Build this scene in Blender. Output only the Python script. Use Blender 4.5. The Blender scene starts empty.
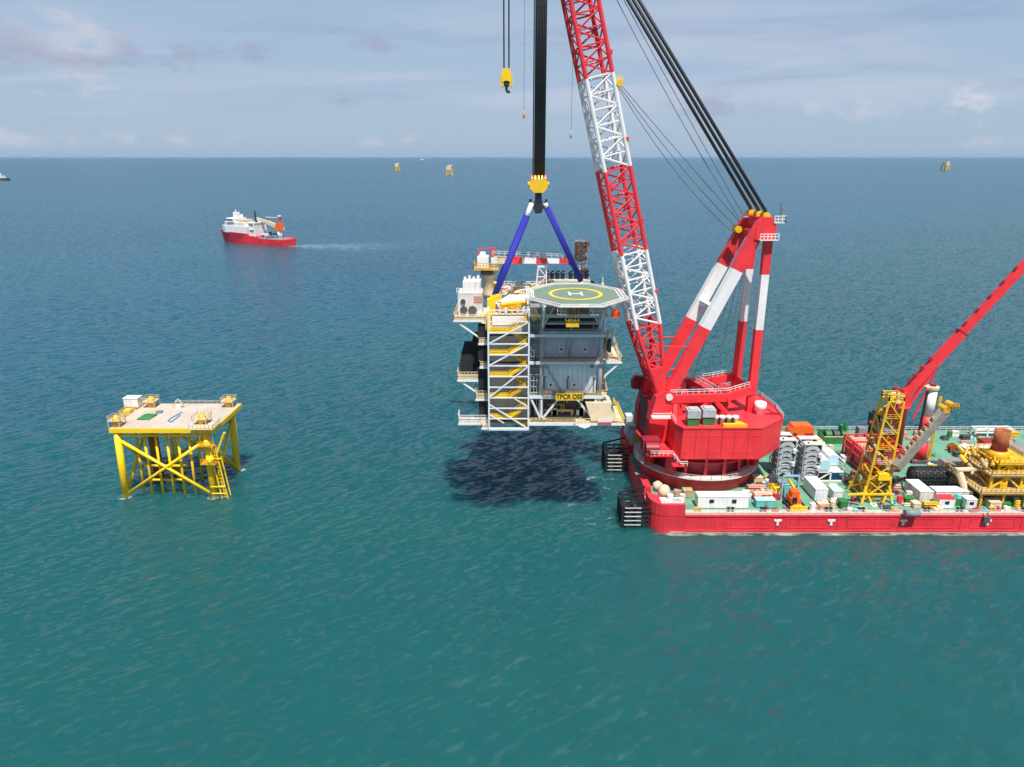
import bpy, math, random
from mathutils import Vector
R = math.radians
rnd = random.Random(7)
scene = bpy.context.scene
COL = scene.collection

# ------------------------------------------------------------------ camera data
CAM_H = 80.0
FPX = 710.0
PITCH = math.atan((383.5 - 156.5) / FPX)
CP, SP = math.cos(PITCH), math.sin(PITCH)

def ray(px, py):
    a = (px - 512.0) / FPX
    b = (383.5 - py) / FPX
    return Vector((a, CP + b * SP, -SP + b * CP))

def at_z(px, py, z=0.0):
    d = ray(px, py)
    t = (z - CAM_H) / d.z
    return Vector((0, 0, CAM_H)) + d * t

def at_y(px, py, Y):
    d = ray(px, py)
    t = Y / d.y
    return Vector((0, 0, CAM_H)) + d * t

# ------------------------------------------------------------------ materials
MATS = {}

def _nodes(name):
    m = bpy.data.materials.new(name)
    m.use_nodes = True
    nt = m.node_tree
    return m, nt, nt.nodes['Principled BSDF']

def paint(name, col, rough=0.45, var=0.18, scale=0.35, rust=0.0, streak=0.0, metal=0.0, bump=0.0):
    """painted or bare steel: slight patchiness, grime streaks running down, rust blooms"""
    m, nt, bs = _nodes(name)
    N, L = nt.nodes, nt.links
    tc = N.new('ShaderNodeTexCoord')
    n1 = N.new('ShaderNodeTexNoise'); n1.inputs['Scale'].default_value = scale
    n1.inputs['Detail'].default_value = 6; n1.inputs['Roughness'].default_value = 0.65
    L.new(tc.outputs['Object'], n1.inputs['Vector'])
    r1 = N.new('ShaderNodeMapRange'); r1.inputs[1].default_value = 0.3; r1.inputs[2].default_value = 0.7
    L.new(n1.outputs['Fac'], r1.inputs[0])
    mx = N.new('ShaderNodeMix'); mx.data_type = 'RGBA'
    mx.inputs[6].default_value = (col[0] * (1 - var), col[1] * (1 - var), col[2] * (1 - var), 1)
    mx.inputs[7].default_value = (min(1, col[0] * (1 + var * .5)), min(1, col[1] * (1 + var * .6)), min(1, col[2] * (1 + var * .6)), 1)
    L.new(r1.outputs[0], mx.inputs[0])
    out = mx.outputs[2]
    if streak > 0:
        mp = N.new('ShaderNodeMapping'); mp.inputs['Scale'].default_value = (1.3, 1.3, 0.09)
        L.new(tc.outputs['Object'], mp.inputs['Vector'])
        n2 = N.new('ShaderNodeTexNoise'); n2.inputs['Scale'].default_value = 1.0; n2.inputs['Detail'].default_value = 5
        L.new(mp.outputs[0], n2.inputs['Vector'])
        r2 = N.new('ShaderNodeMapRange'); r2.inputs[1].default_value = 0.52; r2.inputs[2].default_value = 0.75
        r2.inputs[4].default_value = streak
        L.new(n2.outputs['Fac'], r2.inputs[0])
        m2 = N.new('ShaderNodeMix'); m2.data_type = 'RGBA'
        m2.inputs[7].default_value = (col[0] * .45 + .02, col[1] * .4 + .015, col[2] * .35 + .01, 1)
        L.new(r2.outputs[0], m2.inputs[0]); L.new(out, m2.inputs[6])
        out = m2.outputs[2]
    if rust > 0:
        n3 = N.new('ShaderNodeTexNoise'); n3.inputs['Scale'].default_value = 0.9
        n3.inputs['Detail'].default_value = 9; n3.inputs['Roughness'].default_value = 0.75
        L.new(tc.outputs['Object'], n3.inputs['Vector'])
        r3 = N.new('ShaderNodeMapRange'); r3.inputs[1].default_value = 0.66 - rust * .25; r3.inputs[2].default_value = 0.74 - rust * .2
        L.new(n3.outputs['Fac'], r3.inputs[0])
        m3 = N.new('ShaderNodeMix'); m3.data_type = 'RGBA'
        m3.inputs[7].default_value = (0.13, 0.045, 0.018, 1)
        L.new(r3.outputs[0], m3.inputs[0]); L.new(out, m3.inputs[6])
        out = m3.outputs[2]
    L.new(out, bs.inputs['Base Color'])
    bs.inputs['Roughness'].default_value = rough
    bs.inputs['Metallic'].default_value = metal
    if bump > 0:
        b = N.new('ShaderNodeBump'); b.inputs['Strength'].default_value = bump; b.inputs['Distance'].default_value = 0.1
        n4 = N.new('ShaderNodeTexNoise'); n4.inputs['Scale'].default_value = 1.5
        L.new(tc.outputs['Object'], n4.inputs['Vector']); L.new(n4.outputs['Fac'], b.inputs['Height'])
        L.new(b.outputs[0], bs.inputs['Normal'])
    MATS[name] = m
    return m

RED = paint('red_paint', (0.80, 0.036, 0.046), 0.5, 0.20, 0.3, 0.08, 0.34)
REDHULL = paint('red_hull_paint', (0.78, 0.034, 0.05), 0.55, 0.26, 0.15, 0.30, 0.55, bump=0.25)
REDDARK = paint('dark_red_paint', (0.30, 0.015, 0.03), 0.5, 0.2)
REDFRAME = paint('weathered_red_paint', (0.52, 0.028, 0.04), 0.5, 0.3, 0.5, 0.15, 0.3)
WHITE = paint('white_paint', (0.78, 0.77, 0.76), 0.45, 0.10, 0.3, 0.0, 0.2)
WHITEDIRTY = paint('stained_white_paint', (0.72, 0.69, 0.64), 0.5, 0.2, 0.5, 0.12, 0.4)
CREAM = paint('cream_paint', (0.66, 0.53, 0.35), 0.5, 0.18, 0.5, 0.05, 0.2)
TAN = paint('tan_grating', (0.50, 0.37, 0.19), 0.6, 0.3, 0.8)
YEL = paint('yellow_paint', (0.80, 0.50, 0.015), 0.42, 0.14, 0.4, 0.05, 0.25)
YELBRIGHT = paint('bright_yellow_paint', (0.88, 0.58, 0.012), 0.4, 0.10)
YELRUST = paint('weathered_yellow_paint', (0.72, 0.40, 0.015), 0.5, 0.3, 0.6, 0.22, 0.35)
ORANGE = paint('orange_paint', (0.85, 0.125, 0.012), 0.4, 0.12)
RUST = paint('rusty_steel', (0.36, 0.10, 0.025), 0.75, 0.45, 0.5, 0.35, 0.3)
GREY = paint('grey_steel', (0.42, 0.45, 0.47), 0.5, 0.18, 0.5, 0.0, 0.25)
LIGHTGREY = paint('light_grey_panel', (0.68, 0.73, 0.76), 0.5, 0.08, 0.3, 0.0, 0.2)
DARKGREY = paint('dark_grey_steel', (0.075, 0.08, 0.085), 0.6, 0.3)
MIDGREY = paint('mid_grey_steel', (0.23, 0.24, 0.25), 0.55, 0.25)
BLACK = paint('black_rubber', (0.016, 0.016, 0.018), 0.65, 0.3)
BLACKMETAL = paint('black_steel', (0.025, 0.026, 0.03), 0.4, 0.3)
ROPE = paint('greased_wire_rope', (0.05, 0.05, 0.052), 0.5, 0.3, 2.0)
THINROPE = paint('grey_wire_rope', (0.13, 0.13, 0.14), 0.5, 0.2, 2.0)
BLUE = paint('blue_sling_fabric', (0.012, 0.014, 0.29), 0.75, 0.2, 0.7)
SLEEVE = paint('white_sleeve_fabric', (0.74, 0.74, 0.78), 0.8, 0.1)
GREENDECK = paint('green_deck_paint', (0.13, 0.31, 0.205), 0.65, 0.32, 0.22, 0.22)
GREENMACH = paint('green_machine_paint', (0.03, 0.19, 0.05), 0.5, 0.3)
HELIGREEN = paint('helideck_green', (0.15, 0.215, 0.155), 0.65, 0.12, 0.3)
CYAN = paint('pale_blue_paint', (0.44, 0.68, 0.76), 0.45, 0.15)
TEAL = paint('teal_paint', (0.12, 0.52, 0.50), 0.5, 0.2)
BLUEPAINT = paint('blue_paint', (0.03, 0.17, 0.50), 0.5, 0.2)
PALEBLUE = paint('light_blue_frame_paint', (0.28, 0.44, 0.58), 0.5, 0.2)
DECKPALE = paint('pale_deck_plating', (0.50, 0.43, 0.365), 0.65, 0.16, 0.25, 0.06)
GLASS = paint('dark_glass', (0.015, 0.02, 0.03), 0.08, 0.0)
MASTORANGE = paint('faded_orange_paint', (0.52, 0.20, 0.07), 0.6, 0.4, 0.9, 0.2, 0.3)
PALEWALL = paint('pale_wall_panel', (0.80, 0.82, 0.82), 0.5, 0.08, 0.3, 0.0, 0.25)
ARMGREY = paint('dusty_grey_paint', (0.27, 0.24, 0.21), 0.6, 0.3, 0.6, 0.15, 0.4)
SALMON = paint('primer_pink', (0.62, 0.28, 0.22), 0.6, 0.25)

# ------------------------------------------------------------------ mesh builder
class M:
    def __init__(s):
        s.v, s.f = [], []
    def add(s, vs, fs):
        o = len(s.v)
        s.v += [tuple(p) for p in vs]
        s.f += [tuple(i + o for i in f) for f in fs]
        return s
    def box(s, x0, x1, y0, y1, z0, z1):
        vs = [(x, y, z) for z in (z0, z1) for y in (y0, y1) for x in (x0, x1)]
        return s.add(vs, [(0, 2, 3, 1), (4, 5, 7, 6), (0, 1, 5, 4), (2, 6, 7, 3), (0, 4, 6, 2), (1, 3, 7, 5)])
    def bar(s, p, q, w, h=None):
        p, q = Vector(p), Vector(q); h = h or w
        d = (q - p).normalized()
        up = Vector((0, 0, 1)) if abs(d.z) < 0.95 else Vector((0, 1, 0))
        a = d.cross(up).normalized(); b = a.cross(d).normalized()
        vs = []
        for e in (p, q):
            for sa, sb in ((-1, -1), (1, -1), (1, 1), (-1, 1)):
                vs.append(e + a * (sa * w / 2) + b * (sb * h / 2))
        return s.add(vs, [(0, 1, 2, 3), (7, 6, 5, 4), (0, 4, 5, 1), (1, 5, 6, 2), (2, 6, 7, 3), (3, 7, 4, 0)])
    def tube(s, p, q, r, r2=None, n=8):
        p, q = Vector(p), Vector(q); r2 = r if r2 is None else r2
        d = (q - p).normalized()
        up = Vector((0, 0, 1)) if abs(d.z) < 0.95 else Vector((0, 1, 0))
        a = d.cross(up).normalized(); b = a.cross(d).normalized()
        vs = []
        for e, rr in ((p, r), (q, r2)):
            for i in range(n):
                t = 2 * math.pi * i / n
                vs.append(e + (a * math.cos(t) + b * math.sin(t)) * rr)
        fs = [(i, (i + 1) % n, n + (i + 1) % n, n + i) for i in range(n)]
        fs += [tuple(range(n - 1, -1, -1)), tuple(range(n, 2 * n))]
        return s.add(vs, fs)
    def path(s, pts, r, n=6):
        for a, b in zip(pts[:-1], pts[1:]):
            s.tube(a, b, r, n=n)
        return s
    def prism(s, poly, z0, z1, top=None):
        n = len(poly); top = top or poly
        vs = [(x, y, z0) for x, y in poly] + [(x, y, z1) for x, y in top]
        fs = [(i, (i + 1) % n, n + (i + 1) % n, n + i) for i in range(n)]
        fs += [tuple(range(n - 1, -1, -1)), tuple(range(n, 2 * n))]
        return s.add(vs, fs)
    def prism_y(s, poly, y0, y1):
        """polygon in XZ pushed along Y"""
        n = len(poly)
        vs = [(x, y0, z) for x, z in poly] + [(x, y1, z) for x, z in poly]
        fs = [(n + i, n + (i + 1) % n, (i + 1) % n, i) for i in range(n)]
        fs += [tuple(range(n)), tuple(range(2 * n - 1, n - 1, -1))]
        return s.add(vs, fs)
    def lathe(s, prof, c=(0, 0), n=32, a0=0.0, a1=2 * math.pi):
        """profile of (radius, z); closed all round"""
        k = len(prof)
        vs = []
        for i in range(n):
            t = a0 + (a1 - a0) * i / n
            for r, z in prof:
                vs.append((c[0] + r * math.cos(t), c[1] + r * math.sin(t), z))
        fs = []
        for i in range(n):
            j = (i + 1) % n
            for m in range(k - 1):
                fs.append((i * k + m, j * k + m, j * k + m + 1, i * k + m + 1))
        if prof[0][0] > 1e-4: fs.append(tuple(i * k for i in range(n - 1, -1, -1)))
        if prof[-1][0] > 1e-4: fs.append(tuple(i * k + k - 1 for i in range(n)))
        return s.add(vs, fs)
    def ring(s, c, r0, r1, z0, z1, n=40):
        vs = []
        for i in range(n):
            t = 2 * math.pi * i / n
            for r, z in ((r0, z0), (r1, z0), (r1, z1), (r0, z1)):
                vs.append((c[0] + r * math.cos(t), c[1] + r * math.sin(t), z))
        fs = []
        for i in range(n):
            j = (i + 1) % n
            for m in range(4):
                m2 = (m + 1) % 4
                fs.append((i * 4 + m, j * 4 + m, j * 4 + m2, i * 4 + m2))
        return s.add(vs, fs)
    def rail(s, pts, h=1.1, step=1.6, w=0.07, closed=False):
        pts = [Vector(p) for p in pts]
        if closed: pts = pts + [pts[0]]
        for a, b in zip(pts[:-1], pts[1:]):
            L = (b - a).length
            n = max(1, int(round(L / step)))
            for i in range(n + 1):
                p = a.lerp(b, i / n)
                s.bar(p, p + Vector((0, 0, h)), w)
            for k in (h, h * .55):
                s.bar(a + Vector((0, 0, k)), b + Vector((0, 0, k)), w)
        return s
    def build(s, name, mat, parent=None, smooth=False):
        off = Vector((0, 0, 0)); p = parent
        while p is not None:
            off += p.location; p = p.parent
        me = bpy.data.meshes.new(name)
        me.from_pydata([tuple(Vector(q) - off) for q in s.v], [], s.f)
        me.materials.append(mat)
        me.validate(); me.update()
        if smooth:
            for pl in me.polygons: pl.use_smooth = len(pl.vertices) == 4
        o = bpy.data.objects.new(name, me)
        COL.objects.link(o)
        if parent is not None: o.parent = parent
        return o

def tag(o, label, cat, group=None, kind=None):
    if label: o['label'] = label
    if cat: o['category'] = cat
    if group: o['group'] = group
    if kind: o['kind'] = kind
    return o

def thing(name, label, cat, loc, group=None):
    o = bpy.data.objects.new(name, None)
    o.empty_display_size = 0.5
    COL.objects.link(o)
    o.location = loc
    return tag(o, label, cat, group)

def single(m, name, mat, label, cat, loc, group=None, smooth=False):
    """a thing made of one mesh, its origin at its base"""
    m.v = [(x - loc[0], y - loc[1], z - loc[2]) for x, y, z in m.v]
    o = m.build(name, mat, None, smooth)
    o.location = loc
    return tag(o, label, cat, group)

def kids(o):
    return [c for c in bpy.data.objects if c.parent is o]

def copy_tree(o, parent=None):
    c = o.copy(); COL.objects.link(c)
    if parent is not None: c.parent = parent
    for ch in kids(o): copy_tree(ch, c)
    return c

def structure(m, name, mat):
    o = m.build(name, mat); o['kind'] = 'structure'; return o

def text_mesh(name, body, size, mat, parent, loc, rot, depth=0.03, space=1.0, sx=1.0):
    cu = bpy.data.curves.new(name, 'FONT')
    cu.body = body; cu.size = size; cu.extrude = depth; cu.align_x = 'CENTER'; cu.align_y = 'CENTER'
    cu.offset = size * 0.022; cu.space_character = space
    tmp = bpy.data.objects.new(name + '_curve', cu)
    COL.objects.link(tmp)
    dg = bpy.context.evaluated_depsgraph_get()
    me = bpy.data.meshes.new_from_object(tmp.evaluated_get(dg))
    bpy.data.objects.remove(tmp)
    me.materials.clear(); me.materials.append(mat)
    o = bpy.data.objects.new(name, me); COL.objects.link(o)
    off = Vector((0, 0, 0)); p = parent
    while p is not None:
        off += p.location; p = p.parent
    o.parent = parent
    o.location = Vector(loc) - off; o.rotation_euler = rot; o.scale = (sx, 1, 1)
    return o

def lattice(m, A, B, cr, br, n, faces=(0, 1, 2, 3), cross=False):
    """A, B: four corner points at each end; chords, rungs and zig-zag braces"""
    A = [Vector(p) for p in A]; B = [Vector(p) for p in B]
    for i in range(4):
        if cr > 0: m.tube(A[i], B[i], cr, n=8)
    for i in faces:
        j = (i + 1) % 4
        for k in range(n):
            a0 = A[i].lerp(B[i], k / n); a1 = A[i].lerp(B[i], (k + 1) / n)
            b0 = A[j].lerp(B[j], k / n); b1 = A[j].lerp(B[j], (k + 1) / n)
            m.tube(a0, b0, br, n=5)
            if cross:
                m.tube(a0, b1, br, n=5); m.tube(b0, a1, br, n=5)
            elif k % 2 == 0: m.tube(a0, b1, br, n=5)
            else: m.tube(b0, a1, br, n=5)
        m.tube(B[i], B[j], br, n=5)
#@@SEA
# ------------------------------------------------------------------ sea
SHIP_STERN = Vector((-207, 676)); WAKE_END = Vector((-60, 655))
def make_sea():
    m, nt, bs = _nodes('sea_water')
    N, L = nt.nodes, nt.links
    tc = N.new('ShaderNodeTexCoord')
    def math_(op, a, b=None, c=None):
        n = N.new('ShaderNodeMath'); n.operation = op
        for i, x in enumerate((a, b, c)):
            if x is None: continue
            if isinstance(x, (int, float)): n.inputs[i].default_value = x
            else: L.new(x, n.inputs[i])
        return n.outputs[0]
    def rng(v, a, b, c=0.0, d=1.0):
        n = N.new('ShaderNodeMapRange'); n.interpolation_type = 'SMOOTHSTEP'
        L.new(v, n.inputs[0])
        for i, x in enumerate((a, b, c, d)): n.inputs[i + 1].default_value = x
        return n.outputs[0]
    def noise(scale, detail=3, rough=0.5, stretch=(1, 1, 1), rot=0.0, dist=0.0):
        mp = N.new('ShaderNodeMapping'); mp.inputs['Scale'].default_value = stretch
        mp.inputs['Rotation'].default_value = (0, 0, rot)
        L.new(tc.outputs['Object'], mp.inputs['Vector'])
        n = N.new('ShaderNodeTexNoise'); n.inputs['Scale'].default_value = scale
        n.inputs['Detail'].default_value = detail; n.inputs['Roughness'].default_value = rough
        n.inputs['Distortion'].default_value = dist
        L.new(mp.outputs[0], n.inputs['Vector'])
        return n.outputs['Fac']
    def mixc(f, a, b):
        n = N.new('ShaderNodeMix'); n.data_type = 'RGBA'
        L.new(f, n.inputs[0])
        for k, x in ((6, a), (7, b)):
            if isinstance(x, tuple): n.inputs[k].default_value = (*x, 1)
            else: L.new(x, n.inputs[k])
        return n.outputs[2]
    # waves as random surface slopes: crests run along CA, slopes across it
    CA = R(40)
    def wave(wl, along, ang, detail=2, rough=0.5):
        mp = N.new('ShaderNodeMapping'); mp.vector_type = 'TEXTURE'
        mp.inputs['Rotation'].default_value = (0, 0, ang); mp.inputs['Scale'].default_value = (wl * along, wl, wl)
        L.new(tc.outputs['Object'], mp.inputs['Vector'])
        n = N.new('ShaderNodeTexNoise'); n.inputs['Scale'].default_value = 1.0; n.inputs['Detail'].default_value = detail
        n.inputs['Roughness'].default_value = rough; n.inputs['Distortion'].default_value = 0.15
        L.new(mp.outputs[0], n.inputs['Vector'])
        sc = N.new('ShaderNodeSeparateColor'); L.new(n.outputs['Color'], sc.inputs[0])
        return math_('SUBTRACT', sc.outputs[0], 0.5), math_('SUBTRACT', sc.outputs[1], 0.5)
    nx, ny = None, None
    for wl, along, ang, amp in ((12.0, 2.4, CA - R(4), 0.10), (4.4, 2.8, CA - R(10), 0.34), (2.1, 2.8, CA + R(6), 1.15), (0.95, 2.0, CA - R(18), 1.2)):
        s0, c0 = wave(wl, along, ang)
        s0 = math_('MULTIPLY', s0, amp); c0 = math_('MULTIPLY', c0, amp * 0.45)
        ax = math_('ADD', math_('MULTIPLY', s0, -math.sin(ang)), math_('MULTIPLY', c0, math.cos(ang)))
        ay = math_('ADD', math_('MULTIPLY', s0, math.cos(ang)), math_('MULTIPLY', c0, math.sin(ang)))
        nx = ax if nx is None else math_('ADD', nx, ax); ny = ay if ny is None else math_('ADD', ny, ay)
    cb = N.new('ShaderNodeCombineXYZ'); L.new(nx, cb.inputs[0]); L.new(ny, cb.inputs[1]); cb.inputs[2].default_value = 1.0
    nv = N.new('ShaderNodeVectorMath'); nv.operation = 'NORMALIZE'; L.new(cb.outputs[0], nv.inputs[0])
    L.new(nv.outputs[0], bs.inputs['Normal'])
    # colour of the water itself: silt clouds and currents
    patch = noise(0.0035, 5, 0.55, (0.35, 1, 1), R(8), 0.6)
    patch2 = noise(0.02, 4, 0.55, (0.5, 1, 1), R(-12), 0.4)
    sep = N.new('ShaderNodeSeparateXYZ'); L.new(tc.outputs['Object'], sep.inputs[0])
    X, Y = sep.outputs[0], sep.outputs[1]
    # water colour turns bluer farther out and towards the left
    off = rng(math_('ADD', Y, math_('MULTIPLY', X, -1.0)), 165.0, 560.0)
    base = mixc(off, (0.009, 0.076, 0.079), (0.006, 0.078, 0.126))
    pm = rng(patch, 0.42, 0.62, 0.0, 0.35)
    base = mixc(pm, base, (0.005, 0.046, 0.090))
    pm2 = rng(patch2, 0.45, 0.7, 0.0, 0.25)
    base = mixc(pm2, base, (0.010, 0.082, 0.076))
    # foam: sparse whitecaps, wash at the barge end, ship wake
    cap = noise(0.16, 6, 0.7, (1, 1.8, 1), R(-30))
    caps_big = noise(0.012, 2, 0.5)
    capm = math_('MULTIPLY', rng(cap, 0.735, 0.77), rng(caps_big, 0.48, 0.60))
    dx = math_('SUBTRACT', X, 21.0); dy = math_('SUBTRACT', Y, 159.0)
    d2 = math_('SQRT', math_('ADD', math_('MULTIPLY', dx, dx), math_('MULTIPLY', math_('MULTIPLY', dy, dy), 0.35)))
    wash = math_('MULTIPLY', rng(d2, 11.0, 3.0), rng(noise(0.26, 7, 0.72, (1, 1.4, 1)), 0.57, 0.66))
    wd = (WAKE_END - SHIP_STERN); wl = wd.length; wd.normalize()
    rx = math_('SUBTRACT', X, SHIP_STERN.x); ry = math_('SUBTRACT', Y, SHIP_STERN.y)
    al = math_('ADD', math_('MULTIPLY', rx, wd.x), math_('MULTIPLY', ry, wd.y))
    ac = math_('ABSOLUTE', math_('ADD', math_('MULTIPLY', rx, -wd.y), math_('MULTIPLY', ry, wd.x)))
    half = math_('ADD', 9.0, math_('MULTIPLY', math_('MAXIMUM', al, 0.0), 0.42))
    wk = math_('MULTIPLY', rng(math_('DIVIDE', ac, half), 1.4, 0.0), math_('MULTIPLY', rng(al, -4.0, 2.0), rng(al, 140.0, -30.0)))
    wkn = math_('MULTIPLY', wk, rng(noise(0.10, 6, 0.7), 0.34, 0.66, 0.15, 1.0))
    # lapping line along the barge side and round the jacket legs
    hl = math_('MULTIPLY', rng(math_('ABSOLUTE', math_('SUBTRACT', Y, 140.2)), 1.0, 0.1), rng(X, 31.0, 36.0))
    hl = math_('MULTIPLY', hl, rng(noise(0.35, 5, 0.65, (0.5, 1, 1)), 0.42, 0.62))
    for lx, ly in ((-95.4, 158.4), (-73.6, 158.4), (-72.8, 173.9)):
        ex = math_('SUBTRACT', X, lx); ey = math_('SUBTRACT', Y, ly)
        dd = math_('SQRT', math_('ADD', math_('MULTIPLY', ex, ex), math_('MULTIPLY', ey, ey)))
        hl = math_('MAXIMUM', hl, math_('MULTIPLY', rng(dd, 2.0, 0.9), rng(noise(0.8, 4, 0.6), 0.45, 0.6)))
    foam_crest_light = math_('MAXIMUM', math_('MAXIMUM', math_('MULTIPLY', capm, 0.5), math_('MULTIPLY', wash, 0.75)), math_('MAXIMUM', math_('MULTIPLY', hl, 0.55), math_('MULTIPLY', wkn, 0.30)))
    # thin pale streaks painting lit wave crests into the water colour
    crest_mp = N.new('ShaderNodeMapping'); crest_mp.vector_type = 'TEXTURE'; crest_mp.inputs['Rotation'].default_value = (0, 0, CA - R(4)); crest_mp.inputs['Scale'].default_value = (4.6, 1.5, 1.0)
    L.new(tc.outputs['Object'], crest_mp.inputs['Vector'])
    crest_n = N.new('ShaderNodeTexNoise'); crest_n.inputs['Scale'].default_value = 1.0; crest_n.inputs['Detail'].default_value = 4; crest_n.inputs['Roughness'].default_value = 0.6; crest_n.inputs['Distortion'].default_value = 0.3
    L.new(crest_mp.outputs[0], crest_n.inputs['Vector'])
    crest_light = math_('MULTIPLY', rng(crest_n.outputs['Fac'], 0.54, 0.72), math_('MULTIPLY', rng(noise(0.018, 3, 0.5), 0.35, 0.6, 0.25, 1.0), 0.036))
    foam_crest_light = math_('MAXIMUM', foam_crest_light, crest_light)
    base = mixc(foam_crest_light, base, (0.72, 0.80, 0.80))
    L.new(base, bs.inputs['Base Color'])
    rgh = math_('ADD', 0.24, math_('MULTIPLY', foam_crest_light, 0.5))
    L.new(rgh, bs.inputs['Roughness'])
    bs.inputs['IOR'].default_value = 1.333
    # light spreads sideways in the silty water before it comes back up
    bs.subsurface_method = 'BURLEY'
    bs.inputs['Subsurface Weight'].default_value = 1.0
    bs.inputs['Subsurface Radius'].default_value = (0.4, 0.9, 1.3)
    bs.inputs['Subsurface Scale'].default_value = 9.0
    s = M()
    E = 70000.0
    s.add([(-E, -3000, 0), (E, -3000, 0), (E, E, 0), (-E, E, 0)], [(0, 1, 2, 3)])
    o = structure(s, 'sea', m)
    return o
make_sea()
#@@CRANE
# ------------------------------------------------------------------ barge
DZ = 4.5
BX0, BX1, BY0, BY1 = 30.8, 178.0, 140.6, 192.0
def D(px, py, z=DZ):
    p = at_z(px, py, z); return p.x, p.y

def make_barge():
    root = thing('crane_barge', 'long red flat topped barge with a green work deck carrying the heavy crane', 'barge', (100, 166, 0))
    h = M()
    # plan outline with a rounded near-left and far-left corner
    r = 4.0
    poly = []
    for i in range(7):
        t = math.pi + (math.pi / 2) * i / 6
        poly.append((BX0 + r + r * math.cos(t), BY0 + r + r * math.sin(t)))
    poly += [(BX1, BY0), (BX1, BY1)]
    for i in range(7):
        t = math.pi / 2 + (math.pi / 2) * i / 6
        poly.append((BX0 + r + r * math.cos(t), BY1 - r + r * math.sin(t)))
    h.prism(poly, -4.0, DZ - 0.02)
    # raised stern corner bulwarks
    h.build('hull', REDHULL, root)
    d = M(); ins = 0.25
    dp = [(x + (ins if x < 100 else -ins), y + (ins if y < 166 else -ins)) for x, y in poly]
    d.prism(dp, DZ - 0.019, DZ)
    d.build('deck', GREENDECK, root)
    cb = M()
    cp = [(BX0 - .05 + 4 + 4 * math.cos(t), BY0 - .05 + 4 + 4 * math.sin(t)) for t in [math.pi + (math.pi / 2) * i / 6 for i in range(7)]]
    cb.prism(cp + [(38.2, BY0 - .05), (38.2, BY0 + 1.0), (32.2, BY0 + 5.4), (BX0 - .05, 147.5)], DZ - .3, 7.0)
    cb.build('corner_bulwark', REDHULL, root)
    for ya, yb in ((150.0, 157.0), (175.0, 188.0)):
        b2 = M(); b2.box(BX0 - .06, BX0 + 1.6, ya, yb, DZ - .3, 6.7); b2.build('end_bulwark', REDHULL, root)
    st = M()
    for z in (4.15, 0.55): st.box(38.5, BX1, BY0 - .16, BY0 - .003, z, z + .22)
    x = 45.0
    while x < BX1:
        st.box(x, x + .22, BY0 - .12, BY0 - .004, .78, 4.14); x += 13.6
    x = 45.7
    while x < BX1:
        for xx in (x + 1.5, x + 11.3): st.box(xx, xx + .12, BY0 - .07, BY0 - .005, 1.3, 3.7)
        st.box(x + 1.63, x + 11.29, BY0 - .07, BY0 - .005, 1.3, 1.42); st.box(x + 1.63, x + 11.29, BY0 - .07, BY0 - .005, 3.58, 3.7)
        x += 13.6
    st.build('hull_rib', REDHULL, root)
    wl = M(); wl.box(BX0 + 4.2, BX1, BY0 - .05, BY0 - .002, -.5, .5); wl.build('waterline_stain', SALMON, root)
    for px in (777.5, 831, 903, 987):
        t = M(); p = at_y(px, 522, BY0); x, z = p.x, p.z
        t.box(x - .8, x + .8, BY0 - .22, BY0 - .005, z + .2, z + .65); t.box(x - .26, x + .26, BY0 - .22, BY0 - .005, z - .75, z + .2)
        t.build('tug_mark', WHITE, root)
    g = M(); g.rail([(38.5, BY0 + .3, DZ), (BX1 - .5, BY0 + .3, DZ)], 1.1, 1.8, .09)
    g.rail([(40, BY1 - .3, DZ), (BX1 - .5, BY1 - .3, DZ)], 1.15, 2.0, .12)
    g.build('guard_rail', WHITEDIRTY, root)
    cg = M()
    cg.box(38.5, BX1, BY0 + .26, BY0 + 2.4, DZ, DZ + .06); cg.build('deck_edge_walkway', DECKPALE, root)
    for i in range(13):
        x = 41 + i * 7.3; b = M()
        for k in (0, .9): b.lathe([(.3, DZ), (.3, DZ + .8), (.42, DZ + .85), (.42, DZ + 1.0)], (x + k, BY0 + 1.7), 10)
        b.build('bollard', BLACKMETAL if i % 3 else YELRUST, root)
    for (x, y) in ((92, 163), (98, 176), (118, 168), (73, 178), (87, 150)):
        c = M(); c.box(x, x + 2.4, y, y + 2.4, DZ, DZ + .35); c.build('deck_hatch', TEAL, root)
    # dark walk lanes and welded strips on deck
    q = M()
    for y in (146.5, 160.5, 171.5, 184):
        q.box(70, BX1 - 3, y, y + .25, DZ, DZ + .05)
    q.build('deck_seam', MIDGREY, root)
    return root
barge = make_barge()

def fender_rack(y0, y1, label, group):
    root = thing('fender_rack', label, 'fender rack', (27.5, (y0 + y1) / 2, 0), group)
    f = M()
    n = 6
    for i in range(n):
        z = -0.2 + i * 1.05
        for yy in (y0, y1): f.bar((24.8, yy, z), (30.9, yy, z), .35)
        f.bar((24.8, y0, z), (24.8, y1, z), .35)
    for yy in (y0, (y0 + y1) / 2, y1): f.bar((24.8, yy, -1.2), (24.8, yy, 5.6), .4)
    for xx in (26.8, 28.8): f.bar((xx, y0, -1.0), (xx, y0, 5.3), .3)
    f.bar((24.8, y0, 5.6), (30.9, y0, 7.2), .35); f.bar((24.8, y1, 5.6), (30.9, y1, 7.2), .35)
    f.build('frame', BLACK, root)
    for i in range(5):
        z = 0.25 + i * 1.05
        t = M(); t.tube((25.6, y0 + .35, z), (25.6, y1 - .35, z), .42, n=10); t.tube((27.8, y0 + .4, z), (27.8, y1 - .4, z), .42, n=10)
        t.build('roller', BLACKMETAL, root, True)
    w = M()  # white strips stand in for wet lines across the grill
    for i in range(5):
        z = 0.86 + i * 1.05
        w.box(25.3, 29.0, y0 - .24, y0 - .18, z - .09, z + .12)
    w.build('wet_line', WHITEDIRTY, root)
    return root
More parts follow.
